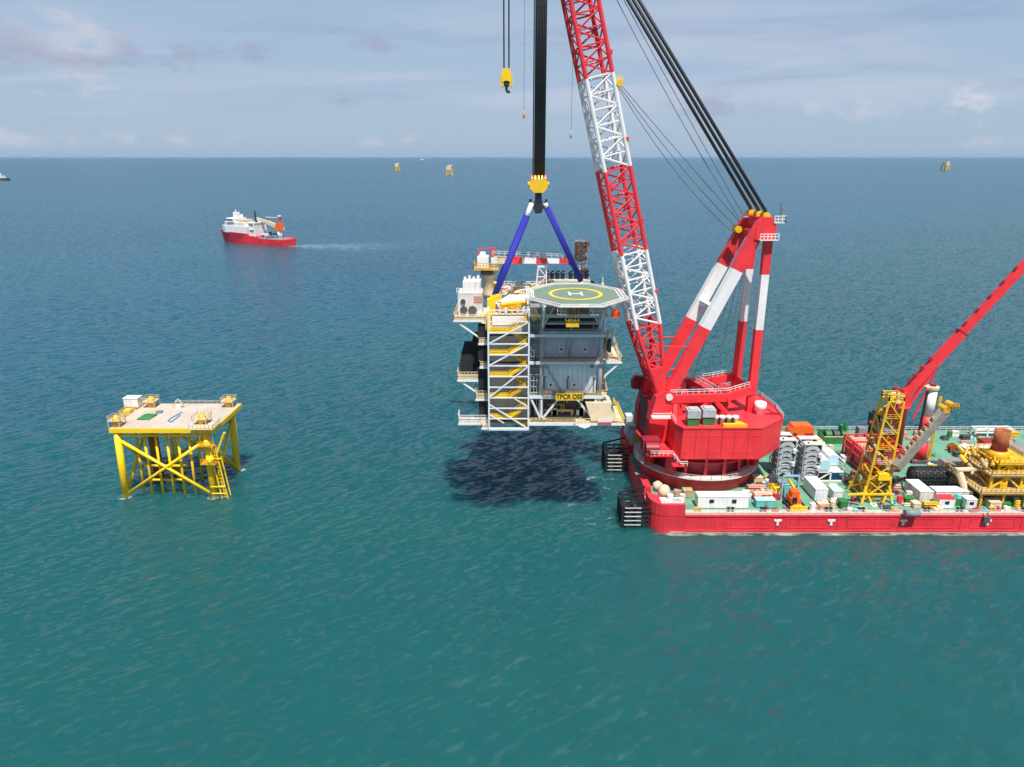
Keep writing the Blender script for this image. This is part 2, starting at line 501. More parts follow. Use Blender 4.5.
fender_rack(143.0, 149.5, 'black steel fender rack at the rounded near corner of the red barge', 'fender racks on the barge end')
fender_rack(172.5, 179.5, 'black steel fender rack farther back along the barge end', 'fender racks on the barge end')

# ------------------------------------------------------------------ heavy lift crane
CC = Vector((46.4, 166.0)); SL = R(5)
U = Vector((-math.cos(SL), -math.sin(SL)))          # towards the boom tip
V = Vector((math.sin(SL), -math.cos(SL)))           # towards the camera side
def C3(u, v, z):
    p = CC + U * u + V * v
    return Vector((p.x, p.y, z))

BOOM_F = (11.2, 26.0); BOOM_T = (41.6, 147.0)
def boom_frame(t):
    """four corners of the boom at parameter t, order: near-outer, far-outer, far-inner, near-inner"""
    u = BOOM_F[0] + (BOOM_T[0] - BOOM_F[0]) * t; z = BOOM_F[1] + (BOOM_T[1] - BOOM_F[1]) * t
    du, dz = BOOM_T[0] - BOOM_F[0], BOOM_T[1] - BOOM_F[1]; l = math.hypot(du, dz)
    nu, nz = dz / l, -du / l                        # outward, away from the house
    d = 2.8 * min(1.0, 0.30 + t / 0.14 * .7)
    if t > .85: d *= 1 - (t - .85) / .15 * .45
    w = 4.6 - 1.0 * t
    return [C3(u + nu * d, w, z + nz * d), C3(u + nu * d, -w, z + nz * d), C3(u - nu * d, -w, z - nz * d), C3(u - nu * d, w, z - nz * d)]

def H3(u, v, z):
    return C3(u * .97 + .1, v, z - 1.2)

def make_crane():
    root = thing('heavy_lift_crane', 'giant red and white lattice boom crane on the barge end, lifting the platform', 'crane', (CC.x, CC.y, DZ))
    c = (CC.x, CC.y)
    m = M(); m.lathe([(14.0, DZ - .3), (14.0, 5.5), (14.8, 7.4), (14.8, 8.0)], c, 48); m.build('pedestal', RED, root, True)
    m = M(); m.ring(c, 12.6, 15.4, 8.0, 8.25, 56); m.build('ring_walkway', WHITEDIRTY, root)
    m = M(); m.rail([(c[0] + 15.3 * math.cos(t), c[1] + 15.3 * math.sin(t), 8.25) for t in [2 * math.pi * i / 40 for i in range(40)]], 1.0, 2.5, .07, True)
    m.build('ring_rail', WHITEDIRTY, root)
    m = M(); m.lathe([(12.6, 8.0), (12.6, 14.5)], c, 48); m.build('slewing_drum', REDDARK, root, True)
    m = M()
    for i in range(18):
        t = 2 * math.pi * (i + .3) / 18
        x, y = c[0] + 13.1 * math.cos(t), c[1] + 13.1 * math.sin(t)
        m.bar((x, y, 8.25), (x, y, 14.4), .7)
    m.ring(c, 12.62, 13.4, 11.2, 11.6, 48)
    m.build('drum_rib', RED, root)
    for t in (R(232), R(205), R(335)):
        x, y = c[0] + 14.0 * math.cos(t), c[1] + 14.0 * math.sin(t)
        m = M(); m.lathe([(1.4, 8.25), (1.4, 12.9), (.9, 13.3)], (x, y), 16); m.build('slewing_motor', RED, root, True)
    m = M(); m.ring(c, 12.7, 15.2, 14.05, 14.38, 48); m.build('slewing_ring', RED, root)
    # house
    hp = [(38.9, 150.2), (56.8, 150.2), (64.0, 157.0), (64.6, 164), (63.8, 173), (61.0, 179), (55.5, 183.2), (47, 184.5), (38, 182), (33.5, 176), (33.6, 163.0), (37.4, 161.0), (37.6, 153.0)]
    hb = [(38.7, 150.2), (57.0, 150.2), (63.6, 156.8), (64.2, 164), (63.4, 173), (60.4, 178.6), (55, 182.6), (47, 184), (38.4, 181.6), (34, 176), (34, 163.0), (37.4, 161.2), (37.5, 153.0)]
    m = M(); m.prism(hb, 13.7, 21.2, hp); m.build('machinery_house', RED, root)
    for za in (15.4, 19.4):
        w = M()
        for i in (0, 1, 2):
            a, b = hp[i], hp[i + 1]; w.bar((a[0], a[1], za), (b[0], b[1], za), .10, .16)
        w.build('weld_seam', RED, root)
    w = M()
    for k in range(1, 6):
        x = 38.9 + 17.9 * k / 6; w.box(x - .05, x + .05, 150.13, 150.19, 13.9, 21.0)
    w.build('plate_seam', REDFRAME, root)
    m = M()
    for i in range(len(hp)):
        a, b = hp[i], hp[(i + 1) % len(hp)]
        m.bar((a[0], a[1], 21.3), (b[0], b[1], 21.3), .25, .3)
    m.build('roof_kerb', RED, root)
    m = M(); m.rail([(*hp[i], 21.2) for i in (2, 3, 4, 5, 6, 7, 8, 9)], 1.2, 1.5, .08); m.rail([(37.6, 158, 21.2), (37.8, 153.2, 21.2)], 1.2, 1.5, .08)
    m.build('roof_rail', WHITE, root)
    # boom foot blocks, one each side, with sloping gussets
    for v in (5.2, -5.2):
        m = M()
        pr = []
        for (u, z) in ((7.6, 21.2), (13.4, 21.2), (13.6, 14.5), (14.2, 19.5), (13.2, 26.2), (11.2, 27.4), (9.2, 26.4)):
            pr.append((u, z))
        prof = [(6.0, 21.15), (9.0, 27.0), (11.0, 27.4), (13.0, 26.0), (14.4, 20.0), (14.4, 14.6), (9.5, 14.6), (6.0, 18.5)]
        n = len(prof)
        vs = [C3(u, v + 1.5, z) for u, z in prof] + [C3(u, v - 1.5, z) for u, z in prof]
        m.add(vs, [tuple(range(n - 1, -1, -1)), tuple(range(n, 2 * n))] + [(i, (i + 1) % n, n + (i + 1) % n, n + i) for i in range(n)])
        m.build('boom_foot', RED, root)
        p = M(); p.tube(C3(10.0, v + 2.0, 26.0), C3(10.0, v - 2.0, 26.0), .8, n=14); p.build('hinge_pin', WHITEDIRTY, root)
    m = M(); vs = [C3(u, v, z) for v in (3.6, -3.6) for u, z in ((11.0, 15), (14.2, 15), (14.0, 24.0), (11.0, 24.0))]
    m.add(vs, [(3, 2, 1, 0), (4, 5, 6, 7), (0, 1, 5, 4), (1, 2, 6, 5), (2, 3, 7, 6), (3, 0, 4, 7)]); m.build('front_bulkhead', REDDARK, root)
    # stepped side gallery on the near-left of the drum
    m = M(); m.box(31.8, 38.6, 151.0, 156.5, 13.9, 14.2); m.box(36.9, 39.6, 149.2, 151.0, 12.2, 12.45)
    m.bar((38.2, 151.4, 14.1), (39.2, 149.8, 12.4), .8, .12)
    m.build('side_gallery', RED, root)
    m = M(); m.rail([(31.9, 156, 14.2), (31.9, 151.1, 14.2), (37.0, 151.1, 14.2), (38.4, 149.3, 12.4), (40.2, 149.3, 12.4)], 1.15, 1.0, .1); m.build('gallery_rail', WHITE, root)
    m = M(); m.box(30.5, 34.5, 153, 156, 14.2, 17.2); m.tube((31, 152.4, 15.6), (34, 152.4, 15.6), 1.3, n=14); m.build('tugger_winch', REDDARK, root)
    for v in (-7.5,):
        m = M(); p0 = C3(14.0, v, 25.4); m.prism_y([(p0.x - 1.4, p0.z - 1.6), (p0.x + 1.6, p0.z - 2.0), (p0.x + 1.6, p0.z + 1.5), (p0.x - .6, p0.z + 1.8), (p0.x - 1.5, p0.z + .6)], p0.y - .7, p0.y + .7); m.build('guide_sheave', REDDARK, root)
    # gantry beams near and far, walkway across
    for v in (6.2, -6.2):
        m = M()
        pts = [C3(9.5, v, 25.4), C3(-4.0, v, 25.4), C3(-11.0, v * .86, 26.9)]
        for a, b in zip(pts[:-1], pts[1:]): m.bar(a, b, 1.4, 1.9)
        for (u1, u2) in ((0.5, 3.0), (-1.5, -4.5), (8.2, 8.6)):
            m.bar(C3(u1 if u1 != 3 else 3, v, 24.6), C3(u2, v + (1.5 if v > 0 else -1.5), 21.2), .9, .9)
        m.build('gantry_beam', RED, root)
        m = M(); m.rail([p + Vector((0, 0, 1.0)) for p in pts], 1.15, 1.3, .1); m.build('gantry_rail', WHITE, root)
    m = M(); m.bar(C3(-1.6, 5.4, 26.1), C3(0.6, -5.4, 26.1), 1.5, .9); m.bar(C3(6.0, 5.4, 25.4), C3(2.6, -5.4, 25.4), 1.2, 1.2); m.bar(C3(-10.6, 4.6, 26.6), C3(-10.6, -4.6, 26.6), 1.2, 1.4)
    m.build('cross_beam', RED, root)
    m = M()
    for s in (-.8, .8): m.rail([C3(-1.6 + s, 5.4, 26.6), C3(0.6 + s, -5.4, 26.6)], 1.1, 1.2, .1)
    m.build('walkway_rail', WHITE, root)
    # roof machinery
    for (px, py) in ((692, 415.5), (707, 414.5)):
        x, y = D(px, py + 9, 21.2)
        m = M(); m.box(x - 1.3, x + 1.3, y - 1.2, y + 1.2, 21.2, 23.2); m.build('generator_base', GREENMACH, root)
        m = M(); m.box(x - 1.5, x + 1.5, y - 1.4, y + 1.4, 23.2, 25.0); m.box(x - 1.1, x + 1.1, y - 1.0, y + 1.0, 25.0, 25.3); m.build('generator_hood', GREY, root)
    for k in range(5):
        x, y = D(708.5 + k * 6.6, 424, 21.2)
        m = M(); m.lathe([(.62, 21.2), (.62, 22.6), (.75, 22.7), (.75, 23.2), (.5, 23.3)], (x, y), 14); m.build('vent_cowl', WHITE if k % 2 == 0 else WHITEDIRTY, root, True)
        if k < 4:
            b = M(); b.box(x + .70, x + .92, y - .6, y + .6, 21.2, 22.9); b.build('vent_bracket', BLACKMETAL, root)
    m = M(); x, y = D(740, 426, 21.2); m.prism([(x - 4, y - .8), (x + 1.4, y - .8), (x + .4, y + 1.2), (x - 1.0, y + 1.2), (x - 1.0, y + .2), (x - 4, y + .2)], 21.2, 21.9); m.build('cable_tray', YEL, root)
    m = M(); x, y = D(759.5, 414, 21.2); m.lathe([(.9, 21.2), (.9, 22.4), (1.35, 22.8), (1.35, 24.2)], (x, y), 16); m.build('exhaust_drum', WHITE, root, True)
    m = M(); x, y = D(771, 413, 21.2); m.bar((x - 1.8, y - 1, 21.3), (x + 1.6, y - 1, 21.5), .4); m.bar((x - 1.4, y - 1, 22.6), (x + .4, y - 1, 21.4), .3); m.build('davit', REDDARK, root)
    m = M(); x, y = D(677, 407, 21.2); m.lathe([(.8, 21.2), (.8, 24.0), (1.2, 24.2), (1.2, 25.6)], (x, y), 14); m.build('vent_post', WHITE, root, True)
    m = M(); p = C3(12.0, 8.6, 22.2); m.box(p.x - 2.5, p.x + 1.8, p.y - 1.2, p.y + .6, 21.7, 21.95); m.rail([(p.x - 2.4, p.y - 1.1, 21.95), (p.x + 1.7, p.y - 1.1, 21.95)], 1.1, .9, .12); m.build('access_platform', WHITE, root)
    m = M()
    for (u, v, w) in ((1, 2.5, 2.0), (-4, 2.8, 1.6), (-4, -2.5, 2.0), (2, -2.5, 1.8)):
        m.tube(C3(u, v - 1.6, 22.9), C3(u, v + 1.6, 22.9), w * .75, n=16)
        for s in (-1.7, 1.7): m.tube(C3(u, v + s - .1, 22.9), C3(u, v + s + .1, 22.9), w, n=18)
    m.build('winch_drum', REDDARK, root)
    # A-frame
    zs = [21.2, 42.0, 55.2, 66.0]
    for v0, v1 in ((5.0, 4.2), (-5.0, -4.2)):
        fa, fb = C3(9.4, v0, 27.0), H3(-9.8, v1, 67.0)
        for a, b, mt, in ((27.0, 42.6, RED), (42.6, 56.2, WHITE), (56.2, 67.0, RED)):
            s = M(); p = fa.lerp(fb, (a - 27) / 40); q = fa.lerp(fb, (b - 27) / 40); s.bar(p, q, 1.9, 2.6); s.build('front_strut', mt, root)
        ba, bb = C3(-10.8, v0, 21.2), H3(-11.6, v1, 67.0)
        for a, b, mt in ((21.2, 42.0, RED), (42.0, 55.2, WHITE), (55.2, 67.0, RED)):
            s = M(); p = ba.lerp(bb, (a - 21.2) / 45.8); q = ba.lerp(bb, (b - 21.2) / 45.8); s.bar(p, q, 1.75, 1.75); s.build('back_leg', mt, root)
    s = M()
    for v, k in ((5.0, .45),):
        p = C3(9.4, 5, 27).lerp(H3(-9.8, 4.2, 67), .5); q = C3(9.4, -5, 27).lerp(H3(-9.8, -4.2, 67), .5); s.bar(p, q, 1.6, 1.2)
    s.build('strut_tie', WHITE, root)
    s = M()
    for z in (37.5, 32.0):
        t = (z - 27) / 40; uu = 9.4 - 19.2 * t
        for v in (4.9, -4.9):
            s.tube(C3(uu, v, z), C3(BOOM_F[0] + 32.2 * (z - 26) / 121 - 2.6, v * .9, z + .3), .14, n=5)
    s.build('boom_stay', RED, root)
    # head
    s = M()
    for v in (4.2, -4.2):
        prof = [(-7.8, 63.5), (-12.6, 63.5), (-12.8, 66.4), (-11.6, 68.4), (-9.4, 68.4), (-8.0, 66.0)]
        n = len(prof); vs = [H3(u, v + 1.3, z) for u, z in prof] + [H3(u, v - 1.3, z) for u, z in prof]
        s.add(vs, [tuple(range(n - 1, -1, -1)), tuple(range(n, 2 * n))] + [(i, (i + 1) % n, n + (i + 1) % n, n + i) for i in range(n)])
    s.bar(H3(-10.2, 4.2, 67.2), H3(-10.2, -4.2, 67.2), 2.0, 2.0); s.bar(H3(-8.8, 4.2, 64.4), H3(-8.8, -4.2, 64.4), 1.4, 1.6)
    s.build('mast_head', RED, root)
    for v in (4.0, 0.2, -4.0):
        for k in (-.7, .7):
            s = M(); s.tube(H3(-10.4, v + k - .28, 68.6), H3(-10.4, v + k + .28, 68.6), .8, n=18); s.build('head_sheave', YEL if v else ORANGE, root)
    for k in (-.8, .1, 1.0):
        s = M(); s.tube(H3(-7.0, -3.2 + k - .25, 65.0), H3(-7.0, -3.2 + k + .25, 65.0), .8, n=16); s.build('lower_sheave', YEL, root)
    s = M(); s.bar(H3(-8.6, 6.1, 63.4), H3(-13.0, 6.1, 63.4), 1.2, .15); s.rail([H3(-8.6, 6.6, 63.5), H3(-13.0, 6.6, 63.5)], 1.3, .9, .16); s.build('head_platform', WHITE, root)
    s = M(); s.bar(H3(-12.0, 4.5, 67.1), H3(-14.6, 4.5, 67.1), 2.4, .15); s.rail([H3(-12.0, 5.7, 67.1), H3(-14.6, 5.7, 67.1), H3(-14.6, 3.3, 67.1)], 1.5, .8, .16); s.build('head_platform', WHITE, root)
    s = M(); s.bar(H3(-9.4, -1.0, 67.8), H3(-9.4, -3.4, 67.8), 2.6, .2); s.rail([H3(-7.9, -1.0, 67.8), H3(-7.9, -3.4, 67.8)], 1.2, .8, .16); s.build('head_platform', WHITE, root)
    s = M()
    for (u, v, h) in ((-13.6, 4.6, 4.5), (-14.4, 3.8, 3.2), (-12.2, -4.2, 3.0)): s.bar(H3(u, v, 67), H3(u, v, 67 + h), .14)
    s.build('antenna', THINROPE, root)
    # boom
    bands = [0.0, 0.137, 0.277, 0.425, 0.578, 0.727, 0.87, 1.0]
    for i, (t0, t1) in enumerate(zip(bands[:-1], bands[1:])):
        s = M()
        n = 3
        ts = [t0 + (t1 - t0) * k / n for k in range(n + 1)]
        for k in range(n):
            A, B = boom_frame(ts[k]), boom_frame(ts[k + 1])
            for q in range(4): s.tube(A[q], B[q], .47, n=8)
            for q in range(4):
                j = (q + 1) % 4
                side = q in (1, 3)
                s.tube(B[q], B[j], .20 if side else .2, n=5)
                if q in (3, 1):       # near and far face: N braces
                    mid = (A[q] + B[q]) / 2, (A[j] + B[j]) / 2
                    s.tube(A[q], mid[1], .22, n=5); s.tube(mid[1], B[q], .22, n=5); s.tube(mid[0], mid[1], .16, n=5)
                else:                 # wide faces: X braces over double panels
                    m0, m1 = (A[q] + B[q]) / 2, (A[j] + B[j]) / 2
                    for (a_, b_) in ((A[q], m1), (m1, B[q])): s.tube(a_, b_, .19, n=5)
                    s.tube(m0, m1, .16, n=5)
            s.tube(B[0], B[2], .13, n=5)
        s.build('boom_section', RED if i % 2 == 0 else WHITE, root)
    # solid lower legs of the boom
    for q in ((0, 3), (1, 2)):
        s = M()
        A, B = boom_frame(0.0), boom_frame(0.055)
        a = (A[q[0]] + A[q[1]]) / 2
        vo = V * .55
        v3 = Vector((vo.x, vo.y, 0))
        vs = [A[q[0]] + v3, A[q[1]] + v3, B[q[1]] + v3, B[q[0]] + v3, A[q[0]] - v3, A[q[1]] - v3, B[q[1]] - v3, B[q[0]] - v3]
        s.add(vs, [(0, 1, 2, 3), (7, 6, 5, 4), (0, 4, 5, 1), (1, 5, 6, 2), (2, 6, 7, 3), (3, 7, 4, 0)])
        s.build('boom_heel', RED, root)
    # ladder and cable run up the boom
    s = M()
    for t in [i / 150 for i in range(8, 148)]:
        P = boom_frame(t); a = P[0].lerp(P[1], .4); b = P[0].lerp(P[1], .52); s.bar(a, b, .1)
    P, Q = boom_frame(.06), boom_frame(.98)
    for f in (.4, .52): s.bar(P[0].lerp(P[1], f), Q[0].lerp(Q[1], f), .12)
    s.build('boom_ladder', GREY, root)
    s = M(); P = boom_frame(.566); p = (P[3] * .9 + P[2] * .1) + Vector((.9, 0, 0)); s.box(p.x - .6, p.x + 1.0, p.y - 1, p.y + 1, p.z - .8, p.z + .9); s.build('sheave_box', CREAM, root)
    s = M(); s.tube((p.x + .4, p.y - 1.3, p.z - .6), (p.x + .4, p.y + 1.3, p.z - .6), .7, n=12); s.build('deflector_sheave', YEL, root)
    s = M(); P = boom_frame(.29)
    for t in (.20, .33, .47, .61):
        P = boom_frame(t); p = P[3]; s.box(p.x - .1, p.x + .8, p.y - .4, p.y + .4, p.z - .4, p.z + .4)
    s.build('boom_lamp', RED, root)
    # boom head with main block sheaves and the jib for the auxiliary hook
    s = M(); tip = C3(42.2, 0, 147)
    s.bar(C3(42.2, 4, 147), C3(42.2, -4, 147), 3, 3); s.bar(C3(42.2, 0, 147.5), C3(50.5, 0, 152), 1.6, 2.0)
    s.build('boom_head', RED, root)
    return root
crane = make_crane()

# stay ropes (three thick bundles from mast head to boom head)
for v, vt, lab in ((4.0, 2.6, 'thick dark stay rope nearest the viewer of the three between mast head and boom'), (0.2, 0.0, 'thick dark stay rope in the middle of the three above the mast head'), (-4.0, -2.6, 'thick dark stay rope farthest back, left of the other two above the mast head')):
    root = thing('stay_rope', lab, 'stay rope', H3(-10.4, v, 69.4), 'thick stay ropes of the heavy crane')
    a = H3(-10.4, v, 69.4); b = C3(35.6, vt, 130.0)
    for k in range(4):
        o = Vector((0, .34 * (k - 1.5), .30 * (k % 2))) + Vector((V.x, V.y, 0)) * .0
        s = M(); s.tube(a + o, b + o * .8, .27 if v else .33, n=6); s.build('strand', ROPE, root, True)

def wire(name, pts, r, label, group=None, mat=None):
    pts = [Vector(p) for p in pts]; base = pts[0].copy()
    s = M(); s.path(pts, r, 5)
    return single(s, name, mat or THINROPE, label, name.replace('_', ' '), base, group)

def sag(a, b, dz, n=10):
    a, b = Vector(a), Vector(b)
    return [a.lerp(b, i / n) - Vector((0, 0, dz * 4 * (i / n) * (1 - i / n))) for i in range(n + 1)]

P = boom_frame(.566); bp = (P[3] * .9 + P[2] * .1) + Vector((1.4, 0, -.6))
wire('guy_wire', sag(bp, H3(-7.4, -2.8, 66.6), .2), .075, 'upper thin wire running from the cream box on the boom to the mast head', 'guy wires from the boom box')
wire('guy_wire', sag(bp + Vector((0, .4, -.5)), H3(-7.2, -3.2, 65.0), 1.2), .075, 'middle sagging thin wire from the cream box on the boom to the mast head', 'guy wires from the boom box')
wire('guy_wire', sag(bp + Vector((0, .8, -.9)), H3(-7.0, -3.4, 63.6), 2.4), .075, 'lowest and most sagging thin wire from the cream box on the boom', 'guy wires from the boom box')
wire('luffing_wire', sag(H3(-7.6, -4.2, 67.5), C3(36.0, -3.4, 131), 2.0), .085, 'thin wire just left of the thick stay ropes, hanging slightly slack', 'thin luffing wires')
wire('luffing_wire', sag(H3(-7.8, -3.0, 68.6), C3(36.0, -3.0, 131.5), 0.5), .085, 'thin taut wire close beside the leftmost thick stay rope', 'thin luffing wires')
for (u0, v0, u1, v1, lab) in ((-7.5, 2.8, 1.5, 2.6, 'thin winch wire slanting from the mast head to the roof winch, nearest the front struts'), (-8.2, -2.8, 2.2, -2.5, 'thin winch wire slanting behind the front struts on the far side'), (-8.6, 1.0, -4.0, 2.8, 'thin steep winch wire between front struts and back legs'), (-9.2, -1.5, -4.0, -2.5, 'thin steep winch wire just left of the white back legs'), (-13.0, 3.0, -14.0, 3.0, 'thin plumb wire just right of the back legs')):
    wire('winch_wire', [C3(u1, v1, 23.5 if u1 > -10 else 21.6), H3(u0, v0, 66.0)], .06, lab, 'winch wires inside the mast')
#@@HOOK
# ------------------------------------------------------------------ main hook, ropes, slings
HK = Vector((5.85, 162.6, 68.9))
def make_hook():
    root = thing('hook_block', 'big yellow main hook block with a black ramshorn hook holding blue slings', 'hook block', HK)
    x, y, z = HK
    s = M(); s.prism_y([(x - 1.9, z + 4.4), (x - 2.1, z + 5.4), (x - 1.6, z + 6.3), (x + 1.6, z + 6.3), (x + 2.1, z + 5.4), (x + 1.9, z + 4.4), (x + 1.0, z + 3.5), (x - 1.0, z + 3.5)], y - 1.3, y + 1.3)
    s.build('block_frame', YEL, root)
    for k in (-1.45, -.75, 0, .75, 1.45):
        s = M(); s.tube((x + k - .22, y, z + 6.1), (x + k + .22, y, z + 6.1), 1.2, n=18); s.build('sheave', ORANGE if abs(k) > 1 else YEL, root)
    s = M(); s.tube((x - 2.35, y, z + 5.2), (x + 2.35, y, z + 5.2), .6, n=12); s.build('block_pin', YELRUST, root)
    s = M(); s.tube((x, y, z + 3.6), (x, y, z + 1.6), .75, n=14); s.box(x - .9, x + .9, y - .6, y + .6, z - .6, z + 1.8); s.lathe([(.7, z - .95), (.8, z - .6)], (x, y), 12)
    for sg in (-1, 1):
        pts = [Vector((x + sg * .5, y, z + .5)), Vector((x + sg * 1.2, y, z + .3)), Vector((x + sg * 1.7, y, z + 1.0)), Vector((x + sg * 1.8, y, z + 2.1))]
        for i, (a, b) in enumerate(zip(pts[:-1], pts[1:])): s.tube(a, b, .55 - .1 * i, .45 - .1 * i, n=10)
    s.build('ramshorn_hook', BLACKMETAL, root)
make_hook()
nr = 9
for i in range(nr):
    for row in (0, 1):
        if row and i in (0, nr - 1): continue
        x = HK.x + (i - (nr - 1) / 2) * .315 + (.15 if row else 0); y = HK.y - .45 + row * .9
        s = M(); s.tube((x, y, HK.z + 6.6), (x, y, 146.4), .125, n=6)
        single(s, 'hoist_rope', ROPE, 'dark greased hoist rope in the tight vertical bundle above the main hook block', 'hoist rope', (x, y, HK.z + 6.6), 'main hoist ropes', True)

def sling(a, b, r, lab, sleeve):
    a, b = Vector(a), Vector(b)
    root = thing('lifting_sling', lab, 'sling', b, 'lifting slings')
    d = (b - a).normalized(); L = (b - a).length
    p = a + d * sleeve
    s = M()
    side = d.cross(Vector((0, 1, 0))).normalized()
    for k in (-1, 1):
        s.tube(p + side * k * r * .45, b - d * .6 + side * k * r * .38, r * .62, r * .55, n=10)
    s.tube(p, b - d * .6, r * .62, r * .55, n=10)
    s.build('sling_body', BLUE, root, True)
    s = M(); s.tube(a, p, r * .75, n=10); s.build('upper_eye', SLEEVE, root, True)
    s = M(); s.tube(b - d * .7, b + d * .5, r * .5, n=8); s.tube(b + d * .5 + Vector((0, -.7, 0)), b + d * .5 + Vector((0, .7, 0)), .35, n=10); s.build('shackle', BLUE if sleeve > 2 else SLEEVE, root)
x, y, z = HK
sling((x - 1.5, y - .35, z + 1.1), (-3.9, 151.2, 51.0), .72, 'long blue lifting sling with white upper sleeve, nearer of the two on the left', 3.2)
sling((x - 1.5, y + .35, z + 1.1), (-3.4, 172.0, 50.4), .72, 'long blue lifting sling on the left, the farther one partly hidden behind its twin', 3.0)
sling((x + 1.5, y - .2, z + 1.2), (16.2, 163.6, 52.0), .66, 'blue lifting sling on the right, ending just behind the green helideck', 1.0)
sling((x + 1.5, y + .5, z + 1.2), (17.2, 172.0, 50.6), .66, 'blue lifting sling on the right, farther one running towards the lattice mast', 1.0)

def aux():
    p = at_y(506.5, 84, 162.4)
    root = thing('auxiliary_hook', 'small yellow auxiliary hook hanging alone from two ropes against the sky', 'hook block', p)
    x, y, z = p
    s = M(); s.prism_y([(x - .9, z + .3), (x - 1.1, z + 1.5), (x - .7, z + 3.0), (x + .7, z + 3.0), (x + 1.1, z + 1.5), (x + .9, z + .3), (x + .3, z + .6), (x - .3, z + .6)], y - .6, y + .6); s.build('block_frame', YELBRIGHT, root)
    for sg in (-1, 1):
        s = M(); s.box(x + sg * 1.0 - .3, x + sg * 1.0 + .3, y - .5, y + .5, z - .6, z + 1.7); s.build('cheek_weight', YEL, root)
    s = M(); s.tube((x, y, z + .9), (x, y, z - .5), .5, n=12); s.box(x - .6, x + .6, y - .4, y + .4, z - .5, z + .7)
    pts = [Vector((x, y, z - .5)), Vector((x, y, z - 1.3)), Vector((x + .35, y, z - 1.7)), Vector((x + .7, y, z - 1.4))]
    s.path(pts, .28, 8); s.build('hook', BLACKMETAL, root)
    for sg, lab in ((-1, 'left'), (1, 'right')):
        s = M(); s.tube((x + sg * .52, y, z + 2.7), (x + sg * .52, y, 151), .15, n=6)
        single(s, 'auxiliary_rope', ROPE, 'dark rope on the ' + lab + ' side above the small yellow auxiliary hook', 'hoist rope', (x + sg * .52, y, z + 2.7), 'auxiliary hoist ropes', True)
aux()
for (px, py, lab) in ((524, 114, 'thin pale tag line with a small weight, between the auxiliary hook and main ropes'), (571, 134, 'thin pale tag line with a small weight, between the main ropes and the boom')):
    p = at_y(px, py, 161.0)
    root = thing('tag_line', lab, 'tag line', p, 'weighted tag lines')
    s = M(); s.tube((p.x, p.y, p.z), (p.x, p.y, 147), .045, n=5); s.build('line', THINROPE, root)
    s = M(); s.lathe([(.12, p.z - .9), (.28, p.z - .5), (.22, p.z + .3), (.1, p.z + .6)], (p.x, p.y), 10); s.build('weight', YELRUST if px < 550 else GREY, root, True)
